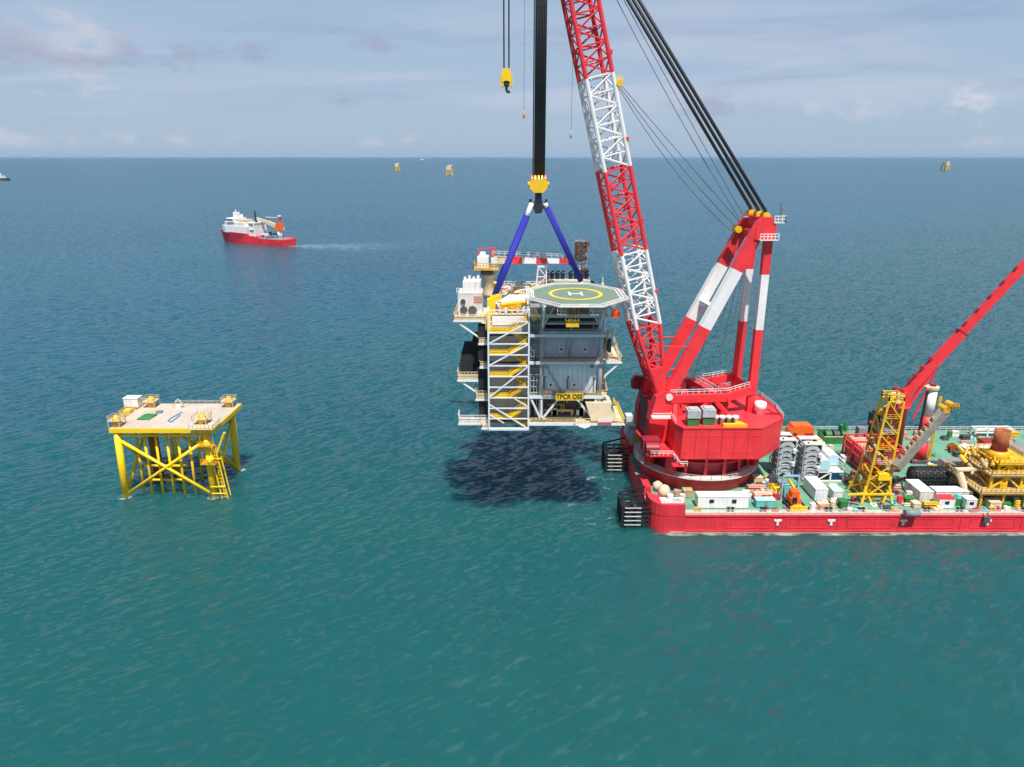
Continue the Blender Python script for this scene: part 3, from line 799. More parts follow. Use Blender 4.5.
#@@TOPSIDE
# ------------------------------------------------------------------ the suspended substation topside
TX0, TX1, TY0, TY1 = -5.0, 21.2, 146.0, 180.0
def wx(x): return -5 + (x + 5) * (0.945 if x > -5 else 1.0)
def wz(z): return 52.2 + (z - 52.2) * 0.968
def warp(root):
    done = set()
    def go(o):
        for c in kids(o):
            if c.type == 'MESH':
                if c.location.length > 1e-3:
                    c.location.x = wx(c.location.x + root.location.x) - root.location.x
                    c.location.z = wz(c.location.z + root.location.z) - root.location.z
                else:
                    for v in c.data.vertices:
                        v.co.x = wx(v.co.x + root.location.x) - root.location.x
                        v.co.z = wz(v.co.z + root.location.z) - root.location.z
            go(c)
    go(root)
def make_topside():
    root = thing('substation_platform', 'grey multi level offshore substation platform with green helideck hanging from blue slings', 'platform', (8, 163, 23))
    lv = [23.6, 29.7, 37.7, 43.9, 48.4]
    # inner core boxes; the dark grey ones paint shade into the open levels
    m = M(); m.box(-2.6, 20.0, 150.0, 178.5, 24.0, 29.6); m.build('cellar_module', DARKGREY, root)
    m = M(); m.box(-2.4, 7.0, 149.8, 178.0, 29.9, 48.2); m.build('equipment_module', GREY, root)
    m = M(); m.box(7.2, 19.6, 147.4, 178.0, 30.0, 37.3); m.build('transformer_module', PALEWALL, root)
    m = M(); m.box(7.2, 20.0, 149.4, 178.0, 37.8, 43.5); m.build('switchgear_module', LIGHTGREY, root)
    m = M(); m.box(7.2, 20.4, 153.0, 178.0, 44.0, 48.0); m.build('utility_module', DARKGREY, root)
    for i, z in enumerate(lv):
        m = M(); m.box(TX0 + .2, TX1, TY0 + (.3 if i else -.6), TY1, z - .35, z)
        m.build('deck', MIDGREY if 0 < i < 4 else CREAM, root)
        e = M(); y = TY0 + (.3 if i else -.6)
        e.box(4.2, TX1 + .1, y - .25, y - .003, z - .62, z + .02); e.box(TX1 + .003, TX1 + .28, y - .25, TY1, z - .62, z + .02); e.box(TX0 - .1, TX0 + .19, TY0 + .5, TY1, z - .62, z + .02)
        e.build('edge_beam', [WHITE, LIGHTGREY, LIGHTGREY, LIGHTGREY, WHITEDIRTY][i], root)
    # guard rails: tan mesh panels along the front edges
    for z, y, x0, x1, mt in ((23.6, 145.35, 4.5, 15.0, TAN), (29.7, 146.2, 6.8, 20.6, TAN), (37.7, 146.2, 6.8, 20.4, TAN), (43.9, 146.2, 6.8, 20.4, GREY)):
        g = M(); g.rail([(x0, y, z), (x1, y, z)], 1.15, .7, .1); g.box(x0, x1, y + .06, y + .1, z + .05, z + .75)
        g.build('guard_rail', mt, root)
    # columns
    for x in (-4.6, 7.0, 20.4):
        for y in (146.9, 163.0, 179.2):
            c = M(); c.tube((x, y, 23.6), (x, y, 48.2), .55 if x > 0 else .5, n=12); c.build('column', GREY, root, True)
    # diagonal truss members on the front
    m = M()
    for a, b in (((7.0, 24), (4.6, 29.2)), ((7.2, 24), (11.2, 29.2)), ((15.0, 29.2), (19.2, 24)), ((7.1, 24), (7.1, 29.2)), ((19.6, 24), (19.6, 29.2))):
        m = M(); m.bar((a[0], 146.4, a[1]), (b[0], 146.4, b[1]), .42); m.build('brace', LIGHTGREY, root)
    m = M()
    for a, b in (((7.0, 38.2), (12.0, 30.0)), ((13.9, 46.6), (12.6, 38.4)), ((20.6, 47.0), (18.2, 39.0)), ((7.2, 44.0), (8.6, 50.8)), ((20.2, 44.0), (18.8, 50.8))):
        m.bar((a[0], 147.3, a[1]), (b[0], 147.3, b[1]), .38)
    m.build('diagonal_brace', GREY, root)
    m = M()
    for z in (43.5, 46.0, 47.2): m.bar((7.0, 149.0, z), (20.4, 149.0, z), .5, .45)
    m.bar((7.0, 146.8, 46.2), (20.4, 146.8, 46.2), .35, .4)
    m.build('cross_girder', GREY, root)
    m = M(); m.box(13.4, 14.0, 148.4, 149.3, 38.0, 48); m.build('middle_post', GREY, root)
    # wall equipment: white cabinets with round vents, pipes
    for x, z, yy, s in ((9.2, 32.0, 147.38, 1.7), (14.6, 32.0, 147.38, 1.7), (11.6, 39.7, 149.38, 1.6), (17.0, 39.7, 149.38, 1.6)):
        c = M(); c.box(x - s / 2, x + s / 2, yy - .5, yy, z - s / 2, z + s / 2); cb = c.build('cabinet', WHITE, root)
        v = M(); v.tube((x, yy - .56, z + .1), (x, yy - .5, z + .1), .26, n=12); v.build('vent', BLACK, cb)
        if z < 35:
            p = M(); p.path([(x - 1.5, yy - .25, z - 1.0), (x - 1.5, yy - .25, z + 1.6), (x - 1.1, yy - .25, z + 2.0)], .12); p.build('pipe', DARKGREY, root)
    m = M()
    for k in range(11): m.box(7.6 + k * 1.1, 7.66 + k * 1.1, 147.34, 147.39, 30.2, 37.2)
    m.build('panel_seam', GREY, root)
    m = M(); m.box(18.2, 19.0, 147.2, 147.37, 36.0, 36.8); m.box(19.0, 19.3, 147.1, 147.35, 30.5, 34.0); m.build('junction_box', MIDGREY, root)
    # cable ladders between stairs and wall
    m = M()
    for x in (4.6, 5.3, 6.0, 6.7): m.bar((x, 147.2, 27.2), (x, 147.2, 47.5), .13)
    for k in range(15): m.bar((4.4, 147.1, 27.4 + k * 1.4), (6.8, 147.1, 27.4 + k * 1.4), .12)
    m.build('cable_ladder', GREY, root)
    # sign
    sg = M(); sg.box(10.3, 16.5, 145.0, 145.15, 29.05, 30.75); sb = sg.build('name_board', YEL, root)
    text_mesh('lettering', 'TPCR OSS', 1.55, BLACK, sb, (13.4, 144.97, 29.9), (R(90), 0, 0), .025, 1.03, .80)
    # stair tower
    sx0, sx1, sy0, sy1 = -4.9, 4.0, 142.6, 146.2
    zt = 50.0
    m = M()
    for x in (sx0, sx1):
        for y in (sy0, sy1): m.bar((x, y, 23.0), (x, y, zt), .34)
    nl = 11; dz = (zt - 23.2) / nl
    for k in range(nl + 1):
        z = 23.2 + k * dz
        m.bar((sx0, sy0, z), (sx1, sy0, z), .24 if k else .5); m.bar((sx0, sy0, z), (sx0, sy1, z), .25); m.bar((sx1, sy0, z), (sx1, sy1, z), .25)
    for k0, k1, sgn in ((8, 10, 1), (6, 8, 1), (3, 6, 1), (0, 2.4, -1)):
        za, zb = 23.2 + k0 * dz, 23.2 + k1 * dz
        if sgn > 0: m.bar((sx0, sy0 - .02, za), (sx1, sy0 - .02, zb), .26)
        else: m.bar((sx1, sy0 - .02, za), (sx0, sy0 - .02, zb), .26)
    m.bar((sx0, sy0 - .02, 26.6), (sx0 + 3.4, sy0 - .02, 24.6), .2); m.bar((.8, sy0 - .02, 30.4), (sx1, sy0 - .02, 28.4), .2)
    m.build('stair_frame', LIGHTGREY, root)
    for k in range(nl - 1):
        z = 23.2 + k * dz
        if k % 2 == 0:
            a, b = (sx1 - .6, z + .1), (-.4, z + dz)
        else:
            a, b = (-.4, z + .1), (sx1 - .6, z + dz)
        yy = 143.5 if k % 2 else 145.0
        f = M()
        for i in range(9):
            t = i / 8; x = a[0] + (b[0] - a[0]) * t; zz = a[1] + (b[1] - a[1]) * t
            f.box(x - .34, x + .34, yy - .65, yy + .65, zz - .05, zz + .05)
        for s in (-.68, .68):
            f.bar((a[0], yy + s, a[1]), (b[0], yy + s, b[1]), .1, .45); f.bar((a[0], yy + s, a[1] + 1.1), (b[0], yy + s, b[1] + 1.1), .09)
            f.bar((a[0], yy + s, a[1] + .6), (b[0], yy + s, b[1] + .6), .09, .12)
        f.build('stair_flight', YEL if k % 3 else YELRUST, root)
        if k % 2 == 0:
            l = M(); zl = z + dz; l.box(sx0 + .3, -.4, sy0 + .3, sy1 - .2, zl - .1, zl); l.box(sx0 + .35, -.6, sy0 + .25, sy0 + .3, zl + .02, zl + .95)
            l.rail([(sx0 + .3, sy0 + .22, zl), (-.4, sy0 + .22, zl)], 1.15, .8, .08)
            l.build('stair_landing', YEL, root)
        else:
            l = M(); zl = z + dz; l.box(sx1 - 1.2, sx1 - .3, sy0 + .3, sy1 - .2, zl - .1, zl); l.build('stair_landing', TAN, root)
    m = M(); m.box(sx0 + .2, sx1 - .2, 146.3, 146.6, 24, 48.2); 
    m.build('stair_back_wall', GREY, root)
    # left-hand balconies
    def balcony(x0, x1, y0, y1, z, brace, mt=CREAM, rail_mt=CREAM, h=1.2):
        b = M(); b.box(x0, x1, y0, y1, z - .45, z); ob = b.build('balcony', WHITE, root)
        p = M(); p.box(x0 + .1, x1 - .1, y0 + .1, y1 - .1, z, z + .05); p.build('balcony_floor', mt, ob)
        r_ = M(); r_.rail([(x1, y0 + .08, z), (x0 + .08, y0 + .08, z), (x0 + .08, y1, z)], h, .8, .11)
        r_.box(x0 + .05, x1, y0 + .1, y0 + .13, z + .1, z + h * .75); r_.build('balcony_rail', rail_mt, ob)
        if brace:
            k = M()
            for y in (y0 + .4, y1 - .4): k.bar((x0 + .6, y, z - .4), (x1, y, z - .4 - (x1 - x0 - .6) * .75), .32)
            k.build('bracket', WHITE, ob)
    balcony(-12.4, -4.95, 147.0, 160.0, 46.9, True)
    balcony(-7.2, -4.95, 146.6, 170.0, 41.8, False)
    balcony(-7.0, -4.95, 146.6, 170.0, 36.4, False)
    balcony(-12.0, -4.95, 148.0, 166.0, 32.9, True, CREAM, CREAM, 1.8)
    balcony(-8.0, -4.95, 146.4, 152.0, 28.9, False, CREAM, CREAM, 1.9)
    balcony(-11.8, -5.0, 145.0, 149.0, 23.6, False, CREAM, WHITEDIRTY, 1.9)
    balcony(-6.6, -4.95, 143.0, 146.0, 23.3, False, CREAM, CREAM, 1.0)
    # right-hand balconies
    def rbal(x0, x1, y0, y1, z, brace):
        b = M(); b.box(x0, x1, y0, y1, z - .4, z); ob = b.build('balcony', WHITE, root)
        p = M(); p.box(x0 + .1, x1 - .1, y0 + .1, y1 - .1, z, z + .05); p.build('balcony_floor', CREAM, ob)
        r_ = M(); r_.rail([(x0, y0 + .08, z), (x1 - .08, y0 + .08, z), (x1 - .08, y1, z)], 1.2, .8, .11); r_.build('balcony_rail', CREAM, ob)
        if brace:
            k = M()
            for y in (y0 + .4, y1 - .4): k.bar((x1 - .6, y, z - .4), (x0, y, z - .4 - (x1 - x0) * .8), .3)
            k.build('bracket', WHITE, ob)
    rbal(21.5, 25.4, 147.0, 160.0, 37.4, True)
    rbal(20.5, 22.4, 146.6, 158.0, 29.7, False)
    rbal(14.8, 26.3, 144.4, 156.0, 23.7, False)
    m = M()
    for (x0, z0, x1, z1) in ((22.8, 44.2, 25.0, 37.6), (21.4, 34.8, 22.3, 29.9), (22.3, 44.0, 21.2, 38.6)):
        for y in (148.2, 149.6): m.bar((x0, y, z0), (x1, y, z1), .12, .4); m.bar((x0, y, z0 + 1.1), (x1, y, z1 + 1.1), .1)
        for i in range(14):
            t = i / 13; x = x0 + (x1 - x0) * t; z = z0 + (z1 - z0) * t; m.box(x - .2, x + .2, 148.3, 149.5, z - .04, z + .04)
    m.build('outside_stair', CREAM, root)
    m = M(); m.box(21.0, 22.2, 150, 156, 38.8, 42.0); m.box(20.6, 21.6, 148, 152, 32, 37); m.build('side_cabinet', TAN, root)
    m = M(); m.box(22.1, 22.9, 147.8, 149.4, 39.4, 42.2); m.build('vent_duct', BLACK, root)
    m = M(); m.add([(17.2, 145.6, 28.3), (23.2, 145.6, 28.3), (24.6, 145.0, 24.2), (18.6, 145.0, 24.2), (17.2, 150, 28.3), (23.2, 150, 28.3), (24.6, 150, 24.2), (18.6, 150, 24.2)], [(3, 2, 1, 0), (4, 5, 6, 7), (0, 1, 5, 4), (1, 2, 6, 5), (2, 3, 7, 6), (3, 0, 4, 7)])
    m.build('tarpaulin', CREAM, root)
    m = M(); m.box(20.0, 23.2, 144.2, 144.3, 23.75, 24.95); nb = m.build('notice_board', WHITE, root)
    m = M(); m.box(20.05, 23.15, 144.14, 144.19, 23.8, 24.2); m.build('red_band', RED, nb)
    m = M(); m.rail([(23.4, 144.6, 28.6), (25.8, 144.5, 24.4)], 1.3, .6, .14); m.build('yellow_rail', YELBRIGHT, root)
    m = M(); m.add([(15.6, 144.2, 23.2), (18.4, 144.2, 23.2), (17, 144.2, 22.6), (15.6, 145, 23.2), (18.4, 145, 23.2), (17, 145, 22.6)], [(2, 1, 0), (3, 4, 5), (0, 1, 4, 3), (1, 2, 5, 4), (2, 0, 3, 5)]); m.build('lifting_lug', WHITE, root)
    # black radiator banks on the left
    for (x0, x1, y0, y1, z0, z1) in ((-11.2, -8.6, 149.0, 162.0, 33.2, 38.2), (-8.8, -5.6, 151.0, 160.0, 35.0, 41.0), (-7.3, -5.05, 147.3, 150.0, 42.4, 45.4), (-7.3, -5.05, 147.3, 150.0, 37.4, 40.6), (-7.3, -5.05, 147.3, 150.0, 30.0, 33.4), (-7.3, -5.05, 147.3, 150.0, 24.4, 28.2), (-7.4, -5.2, 148.0, 151.0, 32.9, 36.6)):
        r_ = M(); n = max(3, int((y1 - y0) / .8)); sp = (y1 - y0) / n
        r_.box(x0 + .2, x1 - .2, y0, y1, z0 + .3, z1 - .3)
        for k in range(n + 1):
            y = y0 + k * sp; r_.box(x0, x1, y - .1, y + .1, z0, z1)
        r_.build('radiator', BLACK, root)
    # top deck fittings
    m = M(); m.box(-5.2, -3.4, 146.8, 149.2, 48.4, 51.4); m.box(-5.6, -4.2, 146.2, 148.0, 44.8, 48.5); m.bar((-4.4, 147.3, 51.3), (-2.2, 147.3, 51.9), .9); m.bar((-4.4, 150.6, 51.0), (-2.2, 150.6, 51.6), 1.0)
    m.build('padeye', YELBRIGHT, root)
    m = M(); m.box(-4.6, -3.0, 170.5, 173.5, 48.4, 50.8); m.box(15.6, 17.8, 170.8, 173.2, 48.4, 50.8); m.box(14.8, 16.6, 162.4, 164.6, 48.4, 51.6); m.build('far_padeye', YEL, root)
    m = M(); m.box(-3.0, 5.4, 149.0, 160.0, 48.4, 50.0); m.build('roof_house', WHITE, root)
    m = M(); m.tube((-2.4, 148.2, 50.0), (3.6, 148.4, 50.6), .55, n=12); m.bar((-2.6, 147.6, 49.0), (2.4, 147.4, 49.8), .8); m.build('roof_pipe', YELRUST, root)
    m = M(); m.box(-4.4, 3.6, 146.2, 148.6, 46.0, 47.9); m.build('stair_canopy', WHITE, root)
    m = M(); m.prism_y([(4.2, 48.2), (6.0, 49.6), (6.4, 47.6), (5.0, 46.6)], 146.6, 148.2); m.build('yellow_gusset', YELBRIGHT, root)
    m = M(); m.rail([(-3, 179.6, 48.4), (20.8, 179.6, 48.4), (20.8, 165, 48.4)], 1.3, 1.2, .12); m.rail([(-12.2, 160, 48.4), (-12.2, 166, 48.4)], 1.2, 1, .1); m.build('roof_rail', WHITEDIRTY, root)
    rr = random.Random(3)
    for k in range(16):
        x = rr.uniform(-2, 11); y = rr.uniform(163, 178); w = rr.uniform(.6, 1.6); hh = rr.uniform(.8, 2.0)
        m = M(); m.box(x - w / 2, x + w / 2, y - w / 2, y + w / 2, 48.4, 48.4 + hh)
        m.build('roof_cabinet', rr.choice([CREAM, WHITEDIRTY, TAN, GREY, SALMON]), root)
    # pipe runs, trays and lamps over the open fronts
    rp = random.Random(41)
    for k in range(9):
        x0 = rp.uniform(7.5, 12); x1 = x0 + rp.uniform(3, 7.5); z = rp.choice([25.2, 26.6, 27.8, 38.6, 42.6, 44.9, 45.5, 47.5]) + rp.uniform(-.2, .2); y = 149.2 if z < 30 else (149.0 if z < 44 else 152.4)
        p = M(); p.path([(x0, y, z), (min(x1, 19.5), y, z), (min(x1, 19.5), y, z - rp.uniform(.6, 1.4))], rp.uniform(.09, .2), 7); p.build('pipe', rp.choice([GREY, WHITEDIRTY, TAN, YELRUST, MIDGREY]), root)
    for k in range(10):
        x = rp.uniform(-2.2, 6.4) if k < 5 else rp.uniform(8, 19); z = 24.0; y = 149.4
        w = rp.uniform(.4, .9); p = M(); p.box(x - w, x + w, y - .5, y + .3, z, z + rp.uniform(1.0, 2.4)); p.build('equipment_box', rp.choice([GREY, LIGHTGREY, CREAM, MIDGREY, TAN]), root)
    for z in (30.6, 33.4, 36.2, 38.6, 41.2, 43.0):
        p = M(); p.box(-2.2, 4.2, 149.5, 149.75, z, z + .35); p.build('cable_tray', GREY, root)
    for k in range(12):
        a = rp.uniform(-2.6, 6.0); b_ = rp.uniform(161, 177); p = M(); p.path([(a, b_, 48.5), (a, b_, 49.2 + rp.uniform(0, 1)), (a + rp.uniform(1, 4), b_ + rp.uniform(-1, 1), 49.2 + rp.uniform(0, 1))], rp.uniform(.12, .28), 7); p.build('roof_pipe', rp.choice([CREAM, WHITE, YELBRIGHT, GREY]), root)
    for k in range(6):
        x = -3.8 + k * 1.35; p = M(); p.tube((x, 147.0, 48.5), (x, 147.0, 49.6 + .3 * (k % 2)), .3, n=10); p.box(x - .4, x + .4, 147.6, 148.3, 48.5, 49.3); p.build('roof_valve', [YEL, CREAM, WHITE][k % 3], root)
    # helideck
    hc = (14.6, 149.8); n = 8; rx, ry = 10.0, 12.4
    oc = [(hc[0] + rx * math.cos(R(22.5 + 45 * i)) / math.cos(R(22.5)), hc[1] + ry * math.sin(R(22.5 + 45 * i)) / math.cos(R(22.5))) for i in range(n)]
    HZ = 52.2
    m = M(); m.prism(oc, HZ - .4, HZ); hd = m.build('helideck', HELIGREEN, root)
    def flat_ring(a, b, z, nn=48):
        q = M(); vs = []
        for i in range(nn):
            t = 2 * math.pi * i / nn
            vs += [(hc[0] + a * math.cos(t), hc[1] + a * 1.13 * math.sin(t), z), (hc[0] + b * math.cos(t), hc[1] + b * 1.13 * math.sin(t), z)]
        fs = [(2 * i, 2 * i + 1, (2 * i + 3) % (2 * nn), (2 * i + 2) % (2 * nn)) for i in range(nn)]
        return q.add(vs, fs)
    flat_ring(5.3, 6.05, HZ + .012).build('landing_circle', YELBRIGHT, hd)
    q = M()
    for sgn in (-1, 1): q.box(hc[0] + sgn * 1.35 - .25, hc[0] + sgn * 1.35 + .25, hc[1] - 2.0, hc[1] + 2.0, HZ + .004, HZ + .014)
    q.box(hc[0] - 1.09, hc[0] + 1.09, hc[1] - .3, hc[1] + .3, HZ + .004, HZ + .014)
    q.build('landing_letter', WHITE, hd)
    q = M()
    for i in range(n):
        a, b = Vector((*oc[i], HZ)), Vector((*oc[(i + 1) % n], HZ)); c0 = Vector((*hc, HZ))
        a2, b2 = c0 + (a - c0) * .965, c0 + (b - c0) * .965; a3, b3 = c0 + (a - c0) * .94, c0 + (b - c0) * .94
        up = Vector((0, 0, .012)); q.add([a2 + up, b2 + up, b3 + up, a3 + up], [(0, 1, 2, 3)])
    q.build('perimeter_line', WHITE, hd)
    q = M()
    for i in range(n):
        a, b = Vector((*oc[i], HZ)), Vector((*oc[(i + 1) % n], HZ)); c0 = Vector((*hc, HZ))
        a1, b1 = c0 + (a - c0) * 1.10 + Vector((0, 0, -.1)), c0 + (b - c0) * 1.10 + Vector((0, 0, -.1))
        q.bar(a1, b1, .2); q.bar(a, b, .25, .5)
        k = 9
        for j in range(k):
            q.bar(a.lerp(b, j / k) - Vector((0, 0, .2)), a1.lerp(b1, j / k), .12)
        for j in (.33, .66): q.bar(a.lerp(a1, j), b.lerp(b1, j), .09)
    q.build('safety_net', WHITEDIRTY, hd)
    q = M()
    for y in (141, 145.5, 150, 154.5, 159): q.bar((4.2, y, HZ - .8), (22.6, y, HZ - .8), .3, .7)
    for x in (7, 13.4, 20): q.bar((x, 139.6, HZ - 1.2), (x, 160.4, HZ - 1.2), .3, .8)
    q.build('support_girder', GREY, hd)
    q = M()
    for x in (7.2, 20.0):
        q = M(); q.tube((x, 146.9, 44.2), (x, 146.9, HZ - 1.0), .35, n=10); q.tube((x, 146.9, 45.0), (x, 140.6, HZ - 1.0), .28, n=10)
        q.tube((x, 146.9, 45.6), (x + (3.2 if x < 10 else -3.2), 146.2, HZ - 1.0), .22, n=8)
        q.tube((x, 146.9, 46.2), (x + (-2.6 if x < 10 else 2.2), 146.0, HZ - 1.0), .22, n=8); q.build('support_leg', LIGHTGREY, hd)
    for x in (7.2, 13.4, 20.0): q = M(); q.tube((x, 160, 48.4), (x, 160, HZ - 1.0), .3, n=8); q.build('support_leg', LIGHTGREY, hd)
    q = M(); q.bar((7.2, 146.9, 47.6), (20, 146.9, 47.6), .3); q.build('tie_beam', LIGHTGREY, hd)
    q = M(); q.box(11.6, 14.4, 137.6, 139.4, 47.6, 47.75); q.rail([(11.6, 139.3, 47.75), (11.6, 137.7, 47.75), (14.4, 137.7, 47.75), (14.4, 139.3, 47.75)], 1.2, .5, .1); q.box(11.6, 14.4, 137.66, 137.7, 47.8, 48.8)
    for i in range(9): q.box(12.4, 13.6, 138.4 + i * .22, 138.7 + i * .22, 47.9 + i * .46, 47.96 + i * .46)
    for x in (12.3, 13.7): q.bar((x, 138.2, 47.8), (x, 140.3, 52), .1, .3)
    for x in (11.7, 14.3): q.bar((x, 139.2, 47.7), (x, 139.4, 51.6), .14)
    q.build('access_stair', YEL, hd)
    q = M(); q.box(21.6, 23.2, 140.8, 142.4, 48.8, 49.0); q.rail([(21.6, 140.8, 49), (23.2, 140.8, 49), (23.2, 142.4, 49)], 1.2, .5, .1); q.box(21.9, 22.9, 141.1, 142.0, 49, 50.4)
    for x in (21.7, 23.1): q.bar((x, 142.3, 49), (x, 142.6, 51.6), .12)
    q.build('hose_platform', ORANGE, hd)
    q = M()
    for x in (9.8, 16.6):
        q = M(); q.rail([(x, 138.2, 50.2), (x + 1.9, 138.2, 50.2)], 1.1, .6, .1); q.box(x, x + 1.9, 138.1, 139.2, 50.0, 50.15); q.bar((x + .9, 138.6, 50.1), (x + .9, 139, 51.6), .12); q.build('net_walkway', WHITE, hd)
    q = M(); q.bar((21.8, 158.5, HZ), (21.8, 158.5, HZ + 2.2), .22); q.box(21.5, 22.1, 158.2, 158.8, HZ, HZ + .9); q.build('windsock_post', CREAM, hd)
    warp(root)
    return root
topside = make_topside()

def deck_crane():
    b = Vector((-5.6, 166.0, 48.4))
    root = thing('pedestal_crane', 'cream pedestal crane with a red and white striped boom lying across the platform roof', 'crane', b)
    x, y, z = b
    s = M(); s.lathe([(1.5, z), (1.3, z + 1), (1.3, z + 4.6), (1.9, z + 5.0), (1.9, z + 5.6)], (x, y), 20); s.build('pedestal', CREAM, root, True)
    s = M(); s.box(x - 3.2, x + 2.6, y - 2.4, y + 2.4, z + 6.6, z + 7.0); s.rail([(x - 3.2, y + 2.4, z + 7), (x - 3.2, y - 2.4, z + 7), (x + 2.6, y - 2.4, z + 7)], 1.2, .7, .12); s.build('slew_platform', YELRUST, root)
    s = M(); s.lathe([(1.2, z + 5.6), (1.2, z + 6.6)], (x, y), 16); s.box(x - 1.6, x + 1.0, y - 2.2, y + 1.6, z + 5.6, z + 6.5); s.build('slew_bearing', BLACKMETAL, root)
    s = M(); s.box(x - 2.4, x + .2, y - 1.8, y + 1.8, z + 7.0, z + 9.6); s.lathe([(.9, z + 9.6), (.6, z + 10.6)], (x - 1.2, y), 12); s.build('machinery_cab', WHITE, root)
    s = M(); s.box(x + .8, x + 2.2, y - 2.3, y - .9, z + 7.0, z + 9.4); s.build('operator_cab', WHITEDIRTY, root)
    s = M(); s.bar((x - 2.4, y, z + 11.2), (x + 1.4, y, z + 11.5), .22); s.bar((x + 1.0, y - .8, z + 7), (x + 1.0, y - .8, z + 11.4), .4); s.bar((x + 1.5, y + .8, z + 7), (x + 1.3, y + .8, z + 11.4), .4); s.bar((x - 2.2, y, z + 9.6), (x - 2.2, y, z + 11.2), .2)
    s.build('gantry', RED, root)
    A = Vector((x + 1.2, y - .4, z + 8.8)); B = Vector((14.0, 169.0, z + 8.0))
    ts = [0, .22, .36, .54, .68, .84, 1.0]
    for i, (t0, t1) in enumerate(zip(ts[:-1], ts[1:])):
        s = M(); w = 1.7 - .7 * (t0 + t1) / 2; s.bar(A.lerp(B, t0), A.lerp(B, t1), w * .8, w); s.build('boom_segment', [CREAM, RED, WHITE, RED, WHITE, RED][i], root)
    s = M(); q0 = A + Vector((0, -1.2, 1.2)); q1 = B + Vector((-2, -.8, .7)); s.rail([q0, q1], 1.0, 1.4, .1); s.build('boom_rail', WHITEDIRTY, root)
    s = M(); s.tube(B + Vector((0, -.8, -.3)), B + Vector((0, .8, -.3)), .7, n=12); s.build('tip_sheave', BLACKMETAL, root)
    s = M(); s.bar(A + Vector((0, 0, 2.2)), B + Vector((-1, 0, .9)), .12); s.build('pendant', ROPE, root)
deck_crane()
def boom_rest():
    b = Vector((6.9, 168.0, 48.4))
    root = thing('boom_rest', 'white lattice trestle holding up the striped crane boom on the platform roof', 'trestle', b)
    s = M(); lattice(s, [(b.x - 1.5, b.y - 1, b.z), (b.x - 1.5, b.y + 1, b.z), (b.x + 1.2, b.y + 1, b.z), (b.x + 1.2, b.y - 1, b.z)], [(b.x - .7, b.y - .7, b.z + 6.8), (b.x - .7, b.y + .7, b.z + 6.8), (b.x + 1.2, b.y + .7, b.z + 6.8), (b.x + 1.2, b.y - .7, b.z + 6.8)], .17, .11, 3)
    s.build('trestle_frame', WHITE, root)
    s = M(); s.box(b.x - .9, b.x + 1.4, b.y - .9, b.y + .9, b.z + 6.8, b.z + 7.2); s.build('saddle', WHITE, root)
boom_rest()
def radio_mast():
    b = Vector((16.8, 174.5, 48.4))
    root = thing('lattice_mast', 'rusty orange and white lattice mast at the far right of the platform roof', 'mast', b)
    w0, w1 = 1.35, 1.2; H = 12.0
    zs = [0, 4.8, 7.6, H]
    for i in range(3):
        s = M(); a, c = w0 + (w1 - w0) * zs[i] / H, w0 + (w1 - w0) * zs[i + 1] / H
        A = [(b.x + sx * a, b.y + sy * a, b.z + zs[i]) for sx, sy in ((-1, -1), (-1, 1), (1, 1), (1, -1))]
        B = [(b.x + sx * c, b.y + sy * c, b.z + zs[i + 1]) for sx, sy in ((-1, -1), (-1, 1), (1, 1), (1, -1))]
        lattice(s, A, B, .2, .13, [3, 2, 3][i], cross=True)
        s.build('mast_section', [MASTORANGE, WHITE, MASTORANGE][i], root)
    s = M(); s.box(b.x - 1.6, b.x + 1.6, b.y - 1.6, b.y + 1.6, b.z + H, b.z + H + .15); s.rail([(b.x - 1.6, b.y - 1.6, b.z + H), (b.x + 1.6, b.y - 1.6, b.z + H)], 1, .8, .1); s.build('mast_platform', WHITE, root)
    for (dx, h) in ((-1.3, 1.3), (.6, .9), (1.4, 1.5)):
        s = M(); s.bar((b.x + dx, b.y, b.z + H), (b.x + dx, b.y, b.z + H + h), .16); s.build('antenna', WHITE, root)
    for z in (5, 9, 11.5):
        s = M(); s.tube((b.x + 1.3, b.y - 1.6, b.z + z), (b.x + 1.3, b.y - 1.3, b.z + z), .5, n=12); s.build('dish', RUST if z != 9 else WHITE, root)
    s = M(); s.tube((b.x + 2.6, b.y - 1.2, b.z + 1.4), (b.x + 2.6, b.y + .3, b.z + 1.4), 1.1, n=16); s.build('cable_reel', BLACK, root)
radio_mast()
def cooler(x, lab):
    b = Vector((x, 170.0, 48.4))
    root = thing('cooler_unit', lab, 'cooler', b, 'roof coolers')
    s = M(); 
    for sx in (-2.6, 2.6):
        for sy in (-1.5, 1.5): s.bar((b.x + sx, b.y + sy, b.z), (b.x + sx, b.y + sy, b.z + 3.4), .3)
    s.box(b.x - 2.8, b.x + 2.8, b.y - 1.7, b.y + 1.7, b.z + 3.2, b.z + 3.7); s.box(b.x - 2.8, b.x + 2.8, b.y - 1.7, b.y + 1.7, b.z + .1, b.z + .5); s.build('frame', WHITEDIRTY, root)
    s = M(); s.box(b.x - 2.3, b.x + 2.3, b.y - 1.4, b.y + 1.4, b.z + .5, b.z + 3.2); s.build('coil', DARKGREY, root)
    s = M()
    for k in range(5): s.box(b.x - 2.32 + k * 1.1, b.x - 2.1 + k * 1.1, b.y - 1.5, b.y - 1.41, b.z + .6, b.z + 3.1)
    s.build('coil_bar', RUST, root)
    for k in (-1.9, -.65, .65, 1.9):
        s = M(); s.lathe([(.5, b.z + 3.7), (.45, b.z + 4.6), (.7, b.z + 5.0)], (b.x + k, b.y - .6), 12); s.bar((b.x + k - .4, b.y - .6, b.z + 5.2), (b.x + k + .5, b.y - .6, b.z + 5.7), .3)
        s.build('fan_stack', BLACK, root)
a_ = cooler(10.2, 'dark roof cooler with four black fan stacks, left one of the pair behind the helideck')
